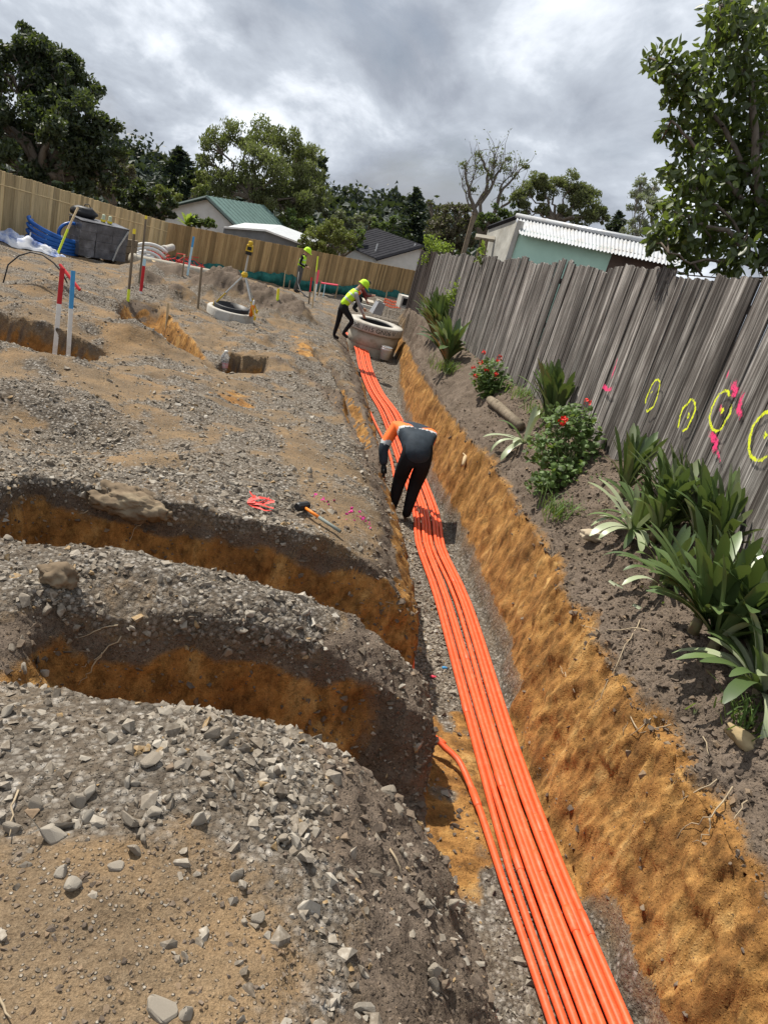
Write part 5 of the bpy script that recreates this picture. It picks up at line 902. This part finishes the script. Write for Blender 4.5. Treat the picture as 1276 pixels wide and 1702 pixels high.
    for i in ind:
        o = bpy.data.objects.new('leaf', lm[min(5, max(0, int((T[i]-.3)/.11)))]); link(o, root); o.matrix_basis = Matrix(((b[i][0], c[i][0], a[i][0], C[i][0]), (b[i][1], c[i][1], a[i][1], C[i][1]), (b[i][2], c[i][2], a[i][2], C[i][2]), (0, 0, 0, 1)))@Matrix.Scale(float(l[i][0]), 4)
near_tree()
# ------------------------------------------------------------------ strap leaved plants along the fence
STRAP = leafmat('strap_leaf', [(0, (.045, .072, .028)), (.4, (.088, .135, .045)), (.7, (.15, .21, .075)), (.85, (.23, .28, .135)), (1, (.42, .46, .31))], .15, .38, .5)
def strap_mesh(curv, tone, wmax=.5, seg=10, tipw=.55):
    V = []; th = 0; P = np.zeros(3); ds = 1/seg; pts = []
    for i in range(seg+1): pts.append(P.copy()); P = P+ds*np.array([math.sin(th), 0, math.cos(th)]); th += curv*ds*(.4+1.3*i/seg)
    for i, q_ in enumerate(pts): s_ = i/seg; w = wmax*(.62+.42*math.sin(math.pi*min(1, .08+.62*s_)))*(1 if s_ < .78 else math.sqrt(max(.03, 1-((s_-.78)/.22)**2))); V += [q_+[.10*w*-1, -w, 0], q_+[.10*w, 0, 0], q_+[.10*w*-1, w, 0]]
    F = [f_ for i in range(seg) for f_ in ((3*i, 3*i+3, 3*i+4, 3*i+1), (3*i+1, 3*i+4, 3*i+5, 3*i+2))]; me = mesh_np('leaf', V, F, True, {'tone': np.clip(np.full(len(V), tone)+np.repeat(np.linspace(.12, -.08, seg+1), 3), 0, 1)}); me.materials.append(STRAP); return me
WM = .058
SM = [[strap_mesh(c_, t_, WM) for c_ in (.25, .6, 1.0, 1.5, 2.2)] for t_ in (.22, .4, .58, .95)]
def strap_plant(px, py, n, ln, label, heads=1, sp=.10, up=.75, pale=.12, droop=.5, dz=0.0, name='strap_leaf_plant', lean=(0, 0)):
    ln *= .9; g = gh(px, py, 40); e = empty(name, g+[.03, 0, dz], label=label, cat='plant', group='strap leaved plants along the fence')
    for h in range(heads):
        ho = np.array([rng.normal()*sp*.6-.02, rng.normal()*sp*1.2, max(0, rng.normal()*.03)]) if heads > 1 else np.zeros(3)
        MB().tube([(ho[0], ho[1], ho[2]-.08), (ho[0]+lean[0]*.3, ho[1]+lean[1]*.3, ho[2]+.05)], [.035, .028], 7).build('stem', M('leaf_base', (.20, .21, .10), (.12, .07, .05), 14), e, True)
        for k in range(int(n*.78)//heads):
            az_ = rng.uniform(0, 6.28); f_ = rng.random(); tilt = .12+(1-up)*1.6*f_+.35*f_*f_
            for _ in range(8):
                if e.location.x+ho[0]+math.cos(az_)*ln*math.sin(min(1.4, tilt+.35)) < 3.14: break
                az_ = rng.uniform(0, 6.28)
            else: az_ = rng.uniform(1.9, 4.4)
            ti = rng.choice(3, p=[.3, .45, .25]) if rng.random() > pale else 3; ci = min(4, int(.95*f_*4*droop+rng.random()*1.6))
            o = bpy.data.objects.new('leaf', SM[ti][ci]); link(o, e); L_ = ln*rng.uniform(.7, 1.15); o.scale = (L_, L_*rng.uniform(.8, 1.2), L_); o.rotation_mode = 'XYZ'; o.rotation_euler = (rng.normal()*.1, tilt+lean[0]*.5, az_); o.location = ho+np.array([math.cos(az_), math.sin(az_), 0])*.02+[0, 0, .02]
    return e
SP = strap_plant
SP(718, 560, 100, 1.05, 'tall dark strap leaved clump nearest the manhole end of the fence', 3, .28, .85, .06, .5)
SP(748, 600, 84, .85, 'second dark strap leaved clump just before the first red flowering bush', 2, .22, .8, .08, .6)
SP(912, 700, 80, .70, 'upright fan of strap leaves rising behind the red flowering shrub', 2, .12, .92, .03, .25)
SP(866, 738, 22, .48, 'small pale plant with drooping flat leaves near the log end', 1, .05, .35, .6, .8)
SP(1030, 830, 44, .58, 'upright strap leaved rosette on a bare stem left of the yellow rings', 2, .08, .95, .05, .2, .05)
SP(1062, 885, 44, .50, 'pale splayed strap leaved plant below the first yellow ring', 2, .10, .45, .55, .7)
SP(1120, 890, 110, .60, 'wide dense strap leaved clump below the pink and yellow marks', 3, .13, .85, .05, .4)
SP(1185, 925, 80, .58, 'dark strap leaved clump close to the fence right of the pink marks', 2, .10, .85, .05, .4)
SP(1100, 975, 40, .40, 'low spreading strap leaved plant in front of the dense clump', 2, .08, .5, .25, .8)
SP(1185, 1065, 120, .62, 'largest strap leaved clump at the right edge in front of the fence foot', 2, .09, .74, .10, .55, .03)
SP(1262, 1090, 80, .58, 'strap leaved clump half hidden behind the largest one at the right edge', 2, .08, .75, .08, .5)
SP(1250, 1150, 64, .54, 'strap leaved plant cut by the right edge with pale leaves trailing downhill', 1, .06, .5, .40, .9)
# loose cut leaves on the soil
for px, py, rz, lab in ((1050, 1008, .3, 'cut strap leaf lying on the soil nearest the pale rock'), (1025, 1022, 1.3, 'thin cut strap leaf on soil below the pale rock'), (1150, 1190, 2.2, 'small pale cut leaf lying on bare soil beside the roots'), (1225, 1165, 2.0, 'long grey green leaf trailing down the soil at right'), (1010, 968, .1, 'pale leaf scrap beside the crumbly rock')):
    g = gh(px, py); e = empty('fallen_leaf', g+[0, 0, .015], rz, label=lab, cat='leaf'); o = bpy.data.objects.new('blade', SM[3][1]); link(o, e); o.scale = (.26, .2, .26); o.rotation_euler = (R(80), R(12), 0); o2 = bpy.data.objects.new('torn_tip', SM[2][0]); link(o2, e); o2.scale = (.12, .14, .12); o2.rotation_euler = (R(84), 0, R(25))
# red flowering bushes
PETAL = M('red_petal', (.75, .035, .02), (.60, .02, .015), 20, .6); STEMG = M('green_stem', (.16, .18, .07), (.10, .12, .05), 12, .8); LGER = leafmat('geranium_leaf', G((.095, .155, .04)), .35)
def flower_bush(label, blobs, flowers, n, Zoff=0.):
    g = gh(*blobs[0][:2]); Z = g@cf; e = empty('flowering_bush', g, label=label, cat='bush'); Cs = []; mb = MB()
    for px, py, r, dz in blobs[1:]:
        c = at(px, py, Z+dz)-g; rr = r/FPX*Z; m_ = int(n*(r/30)**2); u = nrm(rng.normal(size=(m_, 3)))*rng.random((m_, 1))**.45; Cs.append(c+u*rr)
        for k in range(6): q_, r_ = limb((0, 0, 0) if k < 3 else c*.5, c+u[k]*rr*.9, .011, .004, .12, 5); mb.tube(q_, r_, 5, False)
    C = np.concatenate(Cs); mb.build('stems', STEMG, e, True, kind='stuff'); nL = len(C); a = nrm(rng.normal(size=(nL, 3))*[1, 1, .5]); b = nrm(np.cross(a, rng.normal(size=(nL, 3))*.5+[-.5, -.3, 1.])); l = rng.uniform(.014, .036, nL)[:, None]; c = np.cross(a, b)
    ang = np.linspace(0, 2*math.pi, 8)[:-1]; V = np.stack([C+.25*l*c*0]+[C+l*(math.cos(q)*a+math.sin(q)*b)*(1+.12*math.sin(3*q))+.30*l*c for q in ang], 1); F = np.array([(0, 1+i, 1+(i+1) % 7) for i in range(7)]); obj('foliage', mesh_np('foliage', V.reshape(-1, 3), (F[None]+(np.arange(nL)*8)[:, None, None]).reshape(-1, 3), False, {'tone': np.repeat(np.clip(rng.normal(.45, .2, nL), 0, 1), 8)}), LGER, e, kind='stuff')
    for px, py in flowers:
        c_ = at(px, py, Z-.12)-g; mb = MB()
        for k in range(12):
            d_ = Vector(nrm(rng.normal(size=3)*[1, 1, .7]+[0, -.2, .3])); s_ = d_.orthogonal().normalized(); t2 = d_.cross(s_); p0 = Vector(c_)+d_*.028; mb.add([p0, p0+s_*.017+d_*.004, p0+d_*.010+t2*.012, p0-s_*.017+d_*.004, p0-t2*.014], [(0, 1, 2, 3), (0, 3, 4, 1)])
        mb.build('flower', PETAL, e)
    return e
flower_bush('red flowering bush beside the far end of the rotten log', [(820, 655), (815, 620, 28, 0), (830, 640, 26, 0), (800, 630, 20, 0), (812, 650, 20, 0)], [(803, 586), (830, 594), (786, 612), (808, 615), (824, 622), (790, 625), (828, 600), (798, 602)], 300)
flower_bush('large sprawling bush with two red flower heads in front of the fan of leaves', [(935, 800), (930, 700, 34, .1), (960, 700, 36, .2), (905, 745, 34, 0), (945, 750, 40, .1), (980, 730, 30, .3), (920, 790, 36, -.1), (960, 800, 40, 0), (985, 780, 26, .2), (895, 800, 22, -.2), (940, 840, 26, -.2)], [(937, 697), (976, 668), (933, 702), (1012, 862), (988, 862)], 105)
# vines and tufts
def sprig(label, px, py, Z, blobs, n, mat, name='climbing_vine', cat='vine'):
    B = at(px, py, Z); e = empty(name, B, label=label, cat=cat); Cs = []; mb = MB()
    for x, y_, r in blobs: c = at(x, y_, Z-.1)-B; rr = r/FPX*Z; m_ = int(n*(r/15)**2); Cs.append(c+rng.normal(size=(m_, 3))*rr*.5); q_, r_ = limb((0, 0, 0), c, .012, .004, .12, 5); mb.tube(q_, r_, 4, False)
    mb.build('stem', STEMG, e, True); C = np.concatenate(Cs); leaf_cloud('foliage', C, .085, .06, mat, e, rng.normal(.5, .2, len(C)))
sprig('lime green creeper spilling over the far end of the old fence', 712, 470, 22, [(712, 402, 12), (725, 408, 14), (738, 412, 12), (718, 418, 12), (706, 430, 9), (745, 410, 8)], 130, LLIME)
sprig('lime green creeper at the foot of the fence behind the tall strap leaves', 762, 520, 17, [(765, 470, 7), (758, 485, 12), (748, 495, 12), (740, 505, 10), (770, 462, 5)], 110, LLIME)
sprig('small green creeper hanging over the fence below the pale timber frame', 800, 440, 15, [(800, 418, 8), (797, 432, 7), (803, 408, 5)], 70, LLIME)
def grass_tuft(px, py, n, ln, label, r=.12):
    g = gh(px, py); e = empty('grass_tuft', g, label=label, cat='grass'); V = []; F = []; T = []
    for k in range(n):
        a = rng.uniform(0, 6.28); b_ = np.array([rng.normal()*r, rng.normal()*r, -.01]); t_ = rng.uniform(.2, .9); l_ = ln*rng.uniform(.5, 1.2); d_ = np.array([math.cos(a)*t_, math.sin(a)*t_, 1.]); s_ = np.array([-math.sin(a), math.cos(a), 0])*.005; i = len(V)
        V += [b_-s_, b_+s_, b_+d_*l_*.55+s_*.8, b_+d_*l_*.55-s_*.8, b_+d_*l_*.9+np.array([math.cos(a), math.sin(a), -.5])*l_*.25]; F += [(i, i+1, i+2), (i, i+2, i+3), (i+3, i+2, i+4)]; T += [rng.uniform(.3, .9)]*5
    obj('blades', mesh_np('blades', V, F, False, {'tone': np.array(T)}), LGER, e, kind='stuff')
grass_tuft(750, 618, 260, .28, 'green grass tuft below the second strap leaved clump', .2); grass_tuft(900, 690, 160, .16, 'grass tuft by the near end of the log', .12); grass_tuft(935, 858, 140, .2, 'pale grass tuft at the foot of the sprawling bush', .10); grass_tuft(870, 660, 120, .2, 'grass tuft between the log and the fence', .12); grass_tuft(1240, 1195, 120, .14, 'grass tuft beside the long tan rock', .08)
wv = onright*S((dr-.45)/.35)*(YY < 16)*(.3+S((n3+.1)/.3))
Pp, s, _ = scatter(wv, 2600, .02, .4, .01, .05, .6); leaf_cloud('ground_weeds', Pp+rng.normal(size=Pp.shape)*[.02, .02, .012]+[0, 0, .012], .045, .022, LGER, None, rng.normal(.4, .2, len(Pp)), -.6)
COL.objects['ground_weeds']['label'] = 'low green weeds scattered over the soil below the fence'
# leaf litter, twigs
wl = onright*(dr > .2)*S((dr-.25)/.3)*(YY < 14)
Pp, s, _ = scatter(wl, 900, .02, .4, .01, .05, .3); leaf_cloud('leaf_litter', Pp, .045, .018, leafmat('dry_leaf', [(0, (.10, .07, .045)), (.5, (.24, .18, .11)), (.8, (.36, .30, .19)), (1, (.14, .18, .06))], .1), None, rng.random(len(Pp)), 0)
COL.objects['leaf_litter']['label'] = 'dry leaves and plant scraps on the soil under the fence'
# ------------------------------------------------------------------ workers
def skin(V, E, Rd, root_i=0, sub=2):
    me = bpy.data.meshes.new('body'); me.from_pydata([tuple(v) for v in V], E, []); o = bpy.data.objects.new('tmp_body', me); COL.objects.link(o); md_ = o.modifiers.new('Skin', 'SKIN'); md_.use_smooth_shade = True
    if not me.skin_vertices:
        bpy.context.view_layer.objects.active = o; bpy.ops.object.skin_root_mark
    for i, r in enumerate(Rd): me.skin_vertices[0].data[i].radius = (r, r) if np.isscalar(r) else r
    me.skin_vertices[0].data[root_i].use_root = True; sb = o.modifiers.new('Sub', 'SUBSURF'); sb.levels = sub; sb.render_levels = sub
    bpy.context.view_layer.update(); out = bpy.data.meshes.new_from_object(o.evaluated_get(bpy.context.evaluated_depsgraph_get())); bpy.data.objects.remove(o)
    out.polygons.foreach_set('use_smooth', [True]*len(out.polygons)); return out
def paint(me, mats, fn):
    for m_ in mats: me.materials.append(m_)
    for p_ in me.polygons: p_.material_index = fn(p_.center)
HIV = M('hi_vis_yellow', (.52, .85, .03), (.42, .72, .02), 10, .7); HIO = M('hi_vis_orange', (.95, .19, .035), (.85, .13, .02), 10, .7); NAVY = M('navy_jacket', (.036, .048, .062), (.018, .026, .035), 9, .75, .2, .6); BLKT = M('black_trousers', (.013, .013, .015), (.008, .008, .009), 9, .85, .2, .5); REFL = M('reflective_tape', (.50, .52, .52), (.40, .42, .42), 20, .4); SKIN = M('skin', (.42, .24, .16), (.36, .19, .12), 12, .6); GREYT = M('grey_trousers', (.11, .105, .10), (.07, .067, .063), 8, .9); GREYS = M('grey_sleeve', (.34, .34, .35), (.26, .26, .27), 9, .8); BOOT = M('boot', (.02, .016, .013), None, 9, .7); HAIR = M('dark_hair', (.015, .012, .010), None, 30, .6); DRED = M('dark_red_top', (.14, .02, .018), None, 8, .8); GLOVE = M('glove', (.02, .022, .022), None, 9, .8)
def hand(e, wrist, d_, mat):
    w, d_ = Vector(wrist), Vector(d_).normalized(); s_ = d_.cross(Vector((0, 0, 1)) if abs(d_.z) < .9 else Vector((0, 1, 0))).normalized(); n_ = s_.cross(d_); mb = MB()
    mb.tube([w-d_*.02, w+d_*.03, w+d_*.085], [.026, .038, .036], 8)
    for k, (o_, l_) in enumerate(((-.030, .065), (-.010, .078), (.010, .072), (.030, .055))): a = w+d_*.075+s_*o_; mb.tube([a, a+d_*l_*.5+n_*.006, a+d_*l_*.85+n_*.028], [.0105, .0095, .008], 6)
    a = w+d_*.02-s_*.035; mb.tube([a, a-s_*.025+d_*.03+n_*.01, a-s_*.03+d_*.06+n_*.025], [.013, .011, .009], 6); mb.build('hand', mat, e, True)
def helmet(e, c, mat, tilt=(0, 0, 0)):
    prof = [(.145, -.02), (.15, -.01), (.133, .0), (.128, .05), (.108, .10), (.066, .133), (.001, .142)]; h = MB().lathe(prof, n=24).build('helmet', mat, e, True); h.location = c; h.rotation_euler = tilt; h.scale = (1.12, .95, 1.05)
    MB().add([(.10, -.09, -.015), (.19, -.05, -.03), (.20, 0, -.032), (.19, .05, -.03), (.10, .09, -.015), (.10, -.09, -.003), (.19, -.05, -.018), (.20, 0, -.020), (.19, .05, -.018), (.10, .09, -.003)], [(4, 3, 2, 1, 0), (5, 6, 7, 8, 9), (0, 1, 6, 5), (1, 2, 7, 6), (2, 3, 8, 7), (3, 4, 9, 8)]).build('peak', mat, h); MB().tube([(-.10, 0, .085), (-.05, 0, .128), (.02, 0, .142), (.08, 0, .118)], .012, 6).build('crest', mat, h, True)
def face(e, c, fwd):
    f_ = Vector(fwd).normalized(); s_ = f_.cross(Vector((0, 0, 1))).normalized(); c = Vector(c); mb = MB(); mb.tube([c+f_*.095+Vector((0, 0, .02)), c+f_*.122+Vector((0, 0, -.02)), c+f_*.10+Vector((0, 0, -.028))], [.010, .016, .010], 6); mb.build('nose', SKIN, e, True)
    for q in (-1, 1): MB().tube([c+s_*q*.088+Vector((0, 0, -.025)), c+s_*q*.096+Vector((0, 0, .02))], [.012, .016], 6).build('ear', SKIN, e, True); MB().tube([c+f_*.092+s_*q*.034+Vector((0, 0, .015)), c+f_*.098+s_*q*.034+Vector((0, 0, .015))], .009, 8).build('eye', HAIR, e, True)
    MB().tube([c+f_*.094+s_*-.022+Vector((0, 0, -.055)), c+f_*.101+Vector((0, 0, -.055)), c+f_*.094+s_*.022+Vector((0, 0, -.055))], .006, 6).build('mouth', M('lips', (.35, .14, .11)), e, True)
def person(label, loc, rz, J, mats, torso=None, sleeve=None, scale=1., helm=None, fwd=(1, 0, 0), bulk=1., gl=None, band=True, facec=True):
    """J: joints, x forward, y left, z up: pelvis chest neck head, (hip knee ankle toe) and (shoulder elbow wrist) for L and R"""
    e = empty('person', loc, rz, label=label, cat='person'); e.scale = (scale,)*3; V, E, Rd = [], [], []; ix = {}
    def v(n, r): ix[n] = len(V); V.append(J[n]); Rd.append(r); return ix[n]
    v('pelvis', (.125*bulk, .105*bulk)); v('waist', (.12*bulk, .10*bulk)); v('chest', (.135*bulk, .115*bulk)); v('neck', .055); v('head', .088); v('crown', .075)
    E += [(0, 1), (1, 2), (2, 3), (3, 4), (4, 5)]
    for s_ in 'LR':
        a = [v('hip'+s_, .095*bulk), v('knee'+s_, .070*bulk), v('ankle'+s_, .048+.03*(bulk-1)), v('toe'+s_, .046)]; E += [(0, a[0]), (a[0], a[1]), (a[1], a[2]), (a[2], a[3])]
        b = [v('sho'+s_, .062), v('elb'+s_, .046), v('wri'+s_, .034)]; E += [(2, b[0]), (b[0], b[1]), (b[1], b[2])]
    me = skin(V, E, Rd); segs = []
    kind = {'pelvis': 1, 'hip': 1, 'knee': 1, 'ankle': 3, 'toe': 3, 'waist': 2, 'chest': 2, 'sho': 4, 'elb': 4, 'wri': 4, 'neck': 0, 'head': 0, 'crown': 0}; nm = list(ix)
    for a, b in E:
        ka, kb = (kind[n.rstrip('LR')] for n in (nm[a], nm[b])); na_, nb_ = nm[a].rstrip('LR'), nm[b].rstrip('LR'); k = {('knee', 'ankle'): 1, ('pelvis', 'waist'): 1, ('chest', 'neck'): 2, ('chest', 'sho'): 4}.get((na_, nb_), kb); segs.append((Vector(V[a]), Vector(V[b]), k))
    def near(c):
        best = (9, 0)
        for a, b, k in segs: t_ = max(0, min(1, (c-a).dot(b-a)/max(1e-6, (b-a).length_squared))); d_ = (c-a-(b-a)*t_).length; best = min(best, (d_, k))
        return best[1]
    paint(me, [SKIN, mats[0], mats[1], BOOT, mats[2]], near); obj('body', me, None, e)
    if torso:      # vest or jacket over the trunk
        tv = [J['hipm'] if 'hipm' in J else J['pelvis'], J['waist'], J['chest'], tuple((np.array(J['chest'])*.35+np.array(J['neck'])*.65)), J['shoL'], J['shoR']]; te = [(0, 1), (1, 2), (2, 3), (2, 4), (2, 5)]; tr_ = [(.150*bulk, .128*bulk), (.148*bulk, .122*bulk), (.162*bulk, .135*bulk), .085, .085, .085]
        if sleeve: tv += [J['elbL'], J['wriL'], J['elbR'], J['wriR']]; te += [(4, 6), (6, 7), (5, 8), (8, 9)]; tr_ += [.068, .052, .068, .052]
        tm = skin(tv, te, tr_, 0, 3); ax = Vector(J['neck'])-Vector(J['pelvis']); p0 = Vector(J['pelvis']); L2 = ax.length_squared; paint(tm, torso[0], lambda c: torso[1]((c-p0).dot(ax)/L2, c)); obj(torso[2], tm, None, e)
    for s_ in 'LR': hand(e, J['wri'+s_], Vector(J['wri'+s_])-Vector(J['elb'+s_]), gl or SKIN)
    if facec: face(e, J['head'], fwd)
    if helm: helmet(e, Vector(J['crown'])-Vector((0, 0, .03)), helm, (0, J.get('tilt', 0), 0))
    else: lump('hair', HAIR, e, (.098, .092, .075), Vector(J['crown']), 2, .1, 2)
    return e
vest = ([HIV, REFL], lambda t_, c: 1 if (.34 < t_ < .42 or .62 < t_ < .68) else 0, 'vest'); vesto = ([HIO, REFL], vest[1], 'vest')
# worker bending in the trench (faces along +y, so local x = world y)
fz = fl_z(0, 8.7)+.03
J1 = dict(hipm=(-.20, -.01, .74), pelvis=(-.14, .0, .86), waist=(.04, .02, .97), chest=(.32, .04, 1.03), neck=(.50, .07, .97), head=(.62, .07, .87), crown=(.68, .07, .83), hipL=(-.11, .10, .82), kneeL=(.04, .10, .46), ankleL=(-.02, .10, .09), toeL=(.20, .12, .04), hipR=(-.12, -.10, .82), kneeR=(.0, -.09, .46), ankleR=(-.12, -.07, .09), toeR=(.10, -.10, .04), shoL=(.38, .27, .98), elbL=(.24, .37, .74), wriL=(.16, .31, .53), shoR=(.42, -.20, .99), elbR=(.58, -.22, .72), wriR=(.64, -.06, .50), tilt=1.2)
person('person in orange and navy jacket bending over the conduits in the trench', (1.70, 8.48, fz), R(90), J1, [BLKT, NAVY, NAVY], ([NAVY, HIO, REFL], lambda t_, c: (1 if (t_ > .60 and c.z > .83) else (2 if (t_ > .53 and c.z > .79) else 0)), 'jacket'), True, .97, None, (.6, 0, -.8), 1.28, GLOVE, facec=False)
g = gh(556, 564, 40)
J2 = dict(pelvis=(0, 0, .92), waist=(.07, 0, 1.08), chest=(.19, 0, 1.30), neck=(.30, 0, 1.47), head=(.39, 0, 1.58), crown=(.43, 0, 1.64), hipL=(.0, .09, .88), kneeL=(.0, .10, .48), ankleL=(-.03, .10, .08), toeL=(.14, .11, .03), hipR=(.04, -.09, .88), kneeR=(.34, -.12, .62), ankleR=(.17, -.10, .22), toeR=(.34, -.10, .14), shoL=(.24, .19, 1.36), elbL=(.42, .22, 1.12), wriL=(.62, .14, .98), shoR=(.24, -.19, 1.36), elbR=(.40, -.22, 1.08), wriR=(.58, -.16, .86), tilt=.5)
person('person in yellow vest and black trousers leaning on the manhole riser', g, R(8), J2, [BLKT, GREYS, GREYS], vest, False, .90, HIV, (.8, 0, -.6), 1.05)
g = gh(491, 486, 60); g = at(491, 486, 33) if abs(g@cf-33) > 4 else g
J3 = dict(pelvis=(0, 0, .95), waist=(0, 0, 1.1), chest=(.02, 0, 1.32), neck=(.05, 0, 1.50), head=(.10, 0, 1.62), crown=(.12, 0, 1.69), hipL=(0, .09, .9), kneeL=(.03, .10, .5), ankleL=(-.02, .11, .08), toeL=(.15, .13, .03), hipR=(0, -.09, .9), kneeR=(.02, -.10, .5), ankleR=(-.03, -.11, .08), toeR=(.14, -.13, .03), shoL=(.02, .19, 1.40), elbL=(.02, .25, 1.14), wriL=(.22, .16, 1.06), shoR=(.02, -.19, 1.40), elbR=(.0, -.25, 1.14), wriR=(.22, -.16, 1.08), tilt=.35)
person('person in yellow vest and grey trousers standing before the rear fence', g, R(-15), J3, [GREYT, BLKT, BLKT], vest, False, 1.1, HIV, (.85, 0, -.5), 1.05)
J4 = dict(pelvis=(-.12, 0, .42), waist=(-.02, 0, .56), chest=(.14, 0, .74), neck=(.26, 0, .88), head=(.33, 0, .98), crown=(.36, 0, 1.04), hipL=(-.08, .10, .40), kneeL=(.28, .14, .50), ankleL=(.08, .13, .08), toeL=(.26, .14, .03), hipR=(-.08, -.10, .40), kneeR=(.26, -.14, .48), ankleR=(.05, -.13, .08), toeR=(.23, -.14, .03), shoL=(.18, .19, .80), elbL=(.36, .22, .60), wriL=(.50, .12, .42), shoR=(.18, -.19, .80), elbR=(.38, -.22, .62), wriR=(.56, -.14, .66), tilt=.4)
person('person in orange vest crouching behind the leaning worker', at(583, 516, 27), R(10), J4, [BLKT, DRED, DRED], vesto, False, 1.0, None, (.9, 0, -.4), 1.0)
